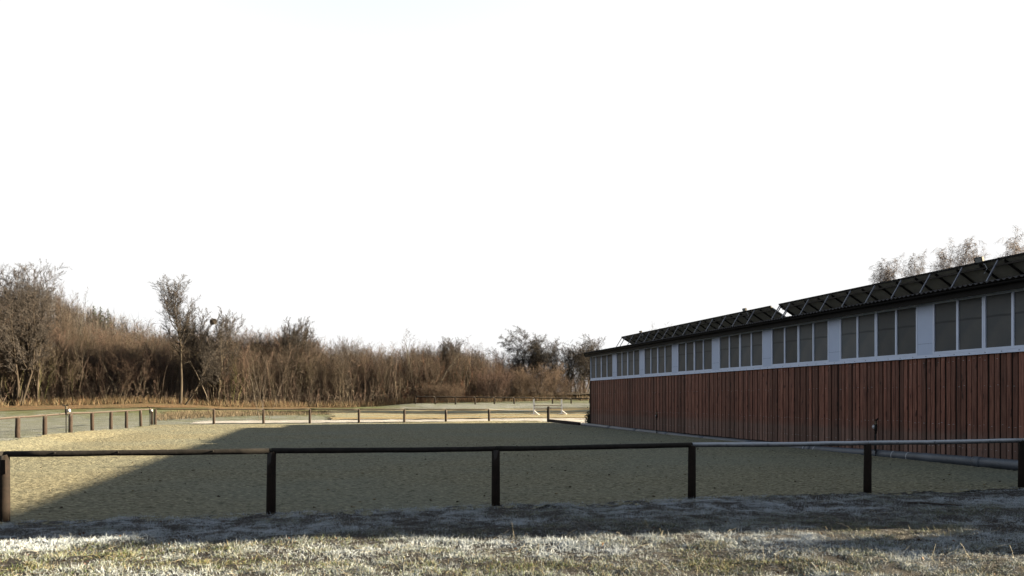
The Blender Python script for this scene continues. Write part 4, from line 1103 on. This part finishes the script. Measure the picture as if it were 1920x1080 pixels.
# ------------------------------------------------------------------ verge grass in front of the camera
def verge_grass():
    g = np.random.default_rng(101)
    N = 1350000
    y = np.sqrt(g.uniform(6.6 ** 2, 16.2 ** 2, N)); m = g.uniform(-.76, .76, N); x = m * y
    # most blades stand in tufts
    nt2 = 15000; tm = g.uniform(-.78, .78, nt2); ty = np.sqrt(g.uniform(6.4 ** 2, 13.5 ** 2, nt2)); tx = tm * ty; th_ = g.gamma(4, .25, nt2)
    it = g.integers(0, nt2, N); tuft = g.uniform(0, 1, N) < .62
    ox = g.normal(0, .045, N); oy = g.normal(0, .040, N)
    x = np.where(tuft, tx[it] + ox * np.sqrt(th_[it]), x); y = np.where(tuft, ty[it] + oy * np.sqrt(th_[it]), y)
    u = x * WX + y * WY
    patch = fbm(x * .55, y * 1.0, 51); fine = fbm(x * 2.6, y * 2.6, 61)
    lim = 12.0 + (fbm(x * 1.5, y * 0, 71) - .5) * .5 + g.exponential(.10, N)
    band = sm(8.9, 9.9, y)                              # trodden strip by the fence
    bare = sm(.50, .60, patch) * band * .45 + sm(.60, .70, fine) * .40
    keep = (u < lim) & (g.uniform(0, 1, N) > bare) & (g.uniform(0, 1, N) < np.interp(fine, [.25, .5, .7], [.35, .9, 1]))
    x, y, u, patch, fine = x[keep], y[keep], u[keep], patch[keep], fine[keep]; n = len(x)
    ox, oy, tuft, hv = ox[keep], oy[keep], tuft[keep], th_[it][keep]; tid = it[keep]
    z = ground_z(x, y)
    L = g.gamma(4, .0064, n) * (.55 + 1.0 * fine) * np.where(u > 10.6, .75, 1.0)
    L = L * np.where(tuft, .55 + .75 * hv, .7)
    L = np.clip(L, .012, .095)
    az = np.where(tuft & (g.uniform(0, 1, n) < .75), np.arctan2(oy, ox) + g.normal(0, .6, n), g.uniform(0, 6.28, n)); ti = np.radians(np.where(tuft, g.uniform(8, 75, n), g.uniform(30, 97, n)))
    d0 = np.stack([np.cos(az) * np.sin(ti), np.sin(az) * np.sin(ti), np.cos(ti)], 1)
    d1 = unit(d0 + np.array([0, 0, -.55]) * g.uniform(.2, 1.6, (n, 1)) + g.normal(0, .25, (n, 3)))
    w = g.uniform(.0010, .0021, n) * np.clip(y / 8, 1, 1.5)
    A = unit(np.cross(d0, g.normal(0, 1, (n, 3)))) * w[:, None]
    B = np.stack([x, y, z - .005], 1); Mi = B + d0 * (L * .55)[:, None]; T = Mi + d1 * (L * .5)[:, None]
    v = np.stack([B - A, B + A, Mi + A * .85, Mi - A * .85, T], 1)
    col_f = np.array([.215, .25, .295]); col_g = np.array([.050, .068, .018]); col_s = np.array([.110, .092, .048]); col_d = np.array([.020, .014, .010])
    big = fbm(x * .9, y * 1.4, 88)
    tv_ = np.random.default_rng(3).normal(0, .22, 15000)[tid]
    frost = np.clip((big - .42) * 2.4 + g.normal(.22, .25, n) + tv_ * tuft + .42 * sm(9.6, 10.4, u) , 0, 1)
    r = g.uniform(0, 1, n)
    base = np.where((r < .5)[:, None], col_g, np.where((r < .85)[:, None], col_s, col_d)) * g.uniform(.6, 1.2, (n, 1))
    c = base * (1 - frost[:, None]) + col_f * frost[:, None]
    tip = c * .55 + col_f * .55 * (.4 + frost[:, None] * .6)
    tint = np.stack([c * .7, c * .7, c, c, tip], 1)
    nr = (y < 9.3) & (L > .02); k1 = int(nr.sum()); k2_ = n - k1
    va = v[nr].reshape(-1, 3); vb = v[~nr][:, [0, 1, 4]].reshape(-1, 3)
    i0 = np.arange(k1)[:, None] * 5; q = i0 + np.array([[0, 1, 2, 3]]); tr = i0 + np.array([[3, 2, 4]])
    tr2 = k1 * 5 + np.arange(k2_ * 3).reshape(-1, 3)
    me = mesh_from('frosty_grass', np.concatenate([va, vb]), [q, np.concatenate([tr, tr2])], M['blade'], tint=np.concatenate([tint[nr].reshape(-1, 3), tint[~nr][:, [0, 2, 4]].reshape(-1, 3)]))
    link('frosty_grass', me, kind='stuff', label='short frosted grass growing on the verge before the fence', cat='grass')
verge_grass()
def leaves():
    g = np.random.default_rng(55); n = 260
    y = np.sqrt(g.uniform(6.8 ** 2, 10.5 ** 2, n)); x = g.uniform(-.72, .72, n) * y
    k = fbm(x * .8, y * .8, 14) > .47; x = x[k]; y = y[k]; n = len(x)
    p = np.stack([x, y, ground_z(x, y) + g.uniform(.02, .05, n)], 1)
    a = unit(np.stack([g.normal(0, 1, n), g.normal(0, 1, n), g.normal(0, .35, n)], 1)); b_ = unit(np.cross(a, np.stack([g.normal(0, .4, n), g.normal(0, .4, n), np.ones(n)], 1)))
    s = g.uniform(.010, .024, n)[:, None]
    up = np.array([0, 0, .35])
    v = np.stack([p - a * s, p - a * s * .3 + b_ * s * .7 + up * s, p + a * s, p - a * s * .3 - b_ * s * .7 + up * s], 1).reshape(-1, 3)
    bc = np.array([[.040, .020, .012], [.055, .032, .018], [.025, .013, .009], [.045, .020, .013]])[g.integers(0, 4, n)] * g.uniform(.6, 1.2, (n, 1))
    i = np.arange(n)[:, None] * 4
    link('fallen_leaves', mesh_from('fallen_leaves', v, [np.concatenate([i + np.array([[0, 1, 2]]), i + np.array([[0, 2, 3]])])], M['leaf'], tint=np.repeat(bc, 4, 0)), kind='stuff', label='few brown fallen leaves caught in the frosty grass', cat='leaves')
leaves()
# long dry stalks tangled in the verge
def stalks():
    g = np.random.default_rng(65); n = 900
    y = np.sqrt(g.uniform(6.8 ** 2, 12.6 ** 2, n)); x = g.uniform(-.72, .72, n) * y; u = x * WX + y * WY
    k = u < 11.9; x = x[k]; y = y[k]; n = len(x)
    K = 4; P = np.zeros((n, K, 3)); P[:, 0] = np.stack([x, y, ground_z(x, y) + .02], 1)
    az = g.uniform(0, 6.28, n); D = unit(np.stack([np.cos(az), np.sin(az), g.uniform(0, .7, n)], 1)); L = g.uniform(.06, .30, n)
    for j in range(1, K):
        D = unit(D + g.normal(0, .3, (n, 3)) + np.array([0, 0, -.12])); P[:, j] = P[:, j - 1] + D * (L / 3)[:, None]
        P[:, j, 2] = np.maximum(P[:, j, 2], ground_z(P[:, j, 0], P[:, j, 1]) + .012)
    v, f = tubes(P, np.full((n, K), .0016), 3)
    bc = np.array([.15, .14, .11]) * g.uniform(.5, 1.1, (n, 1))
    link('dry_stalks', mesh_from('dry_stalks', v, [f], M['blade'], tint=np.repeat(bc, K * 3, 0)), kind='stuff', label='pale dry stalks lying tangled in the verge grass', cat='stalks')
stalks()
# stick on the verge
sx_, sy_ = (1702 - 960) / F * 12.4, 12.4
b = MB(); b.tube([(0, 0, .03), (.22, .0, .04), (.5, -.14, .03), (.78, -.2, .025)], [.022, .02, .016, .008], 7); b.tube([(.3, -.04, .04), (.42, .06, .07)], [.01, .004], 5)
link('fallen_branch', b.mesh('fallen_branch', M['stick'], True), loc=(sx_, sy_, h1(sx_, sy_)), label='short dark fallen branch lying on the frosty verge at right', cat='branch')
# unseen shrubs added off to the right, shaped to throw shade on the verge
for x_, y_, r_, h_, lb in [(10.6, 9.9, .9, 1.05, 'low broad unseen shrub added right of the verge to cast shade on it'), (10.9, 9.5, .45, 1.7, 'tall narrow unseen shrub added right of the verge to cast shade on it')]:
    leafy('added_shade_shrub', (x_, y_, h1(x_, y_)), r_, h_, 16000, M['ivy'], lb)

# dark clods kicked up on the sand
def clods():
    g = np.random.default_rng(75); n = 420
    u = 12.3 + g.uniform(0, 1, n) ** 1.6 * 40; v = g.uniform(-10.5, 16.0, n)
    x = v * NX + u * WX; y = v * NY + u * WY
    s = g.gamma(3, .010, n); s = np.clip(s, .010, .032)
    base = np.array([[1, 0, 0], [0, 1, 0], [-1, 0, 0], [0, -1, 0], [0, 0, .7], [0, 0, -.4]], float)
    P = base[None] * s[:, None, None] * g.uniform(.6, 1.4, (n, 6, 1)); P[:, :, :2] += g.normal(0, .25, (n, 6, 2)) * s[:, None, None]
    P += np.stack([x, y, height(x, y) + .012], 1)[:, None, :]
    f = np.array([[0, 1, 4], [1, 2, 4], [2, 3, 4], [3, 0, 4], [1, 0, 5], [2, 1, 5], [3, 2, 5], [0, 3, 5]])
    F_ = (np.arange(n)[:, None, None] * 6 + f[None]).reshape(-1, 3)
    c = np.where((g.uniform(0, 1, n) < .45)[:, None], np.array([.022, .016, .010]), np.array([.085, .075, .050])) * g.uniform(.6, 1.2, (n, 1))
    link('sand_clods', mesh_from('sand_clods', P.reshape(-1, 3), [F_], M['leaf'], tint=np.repeat(c, 6, 0)), kind='stuff', label='small dark clods scattered over the arena sand', cat='clods')
clods()
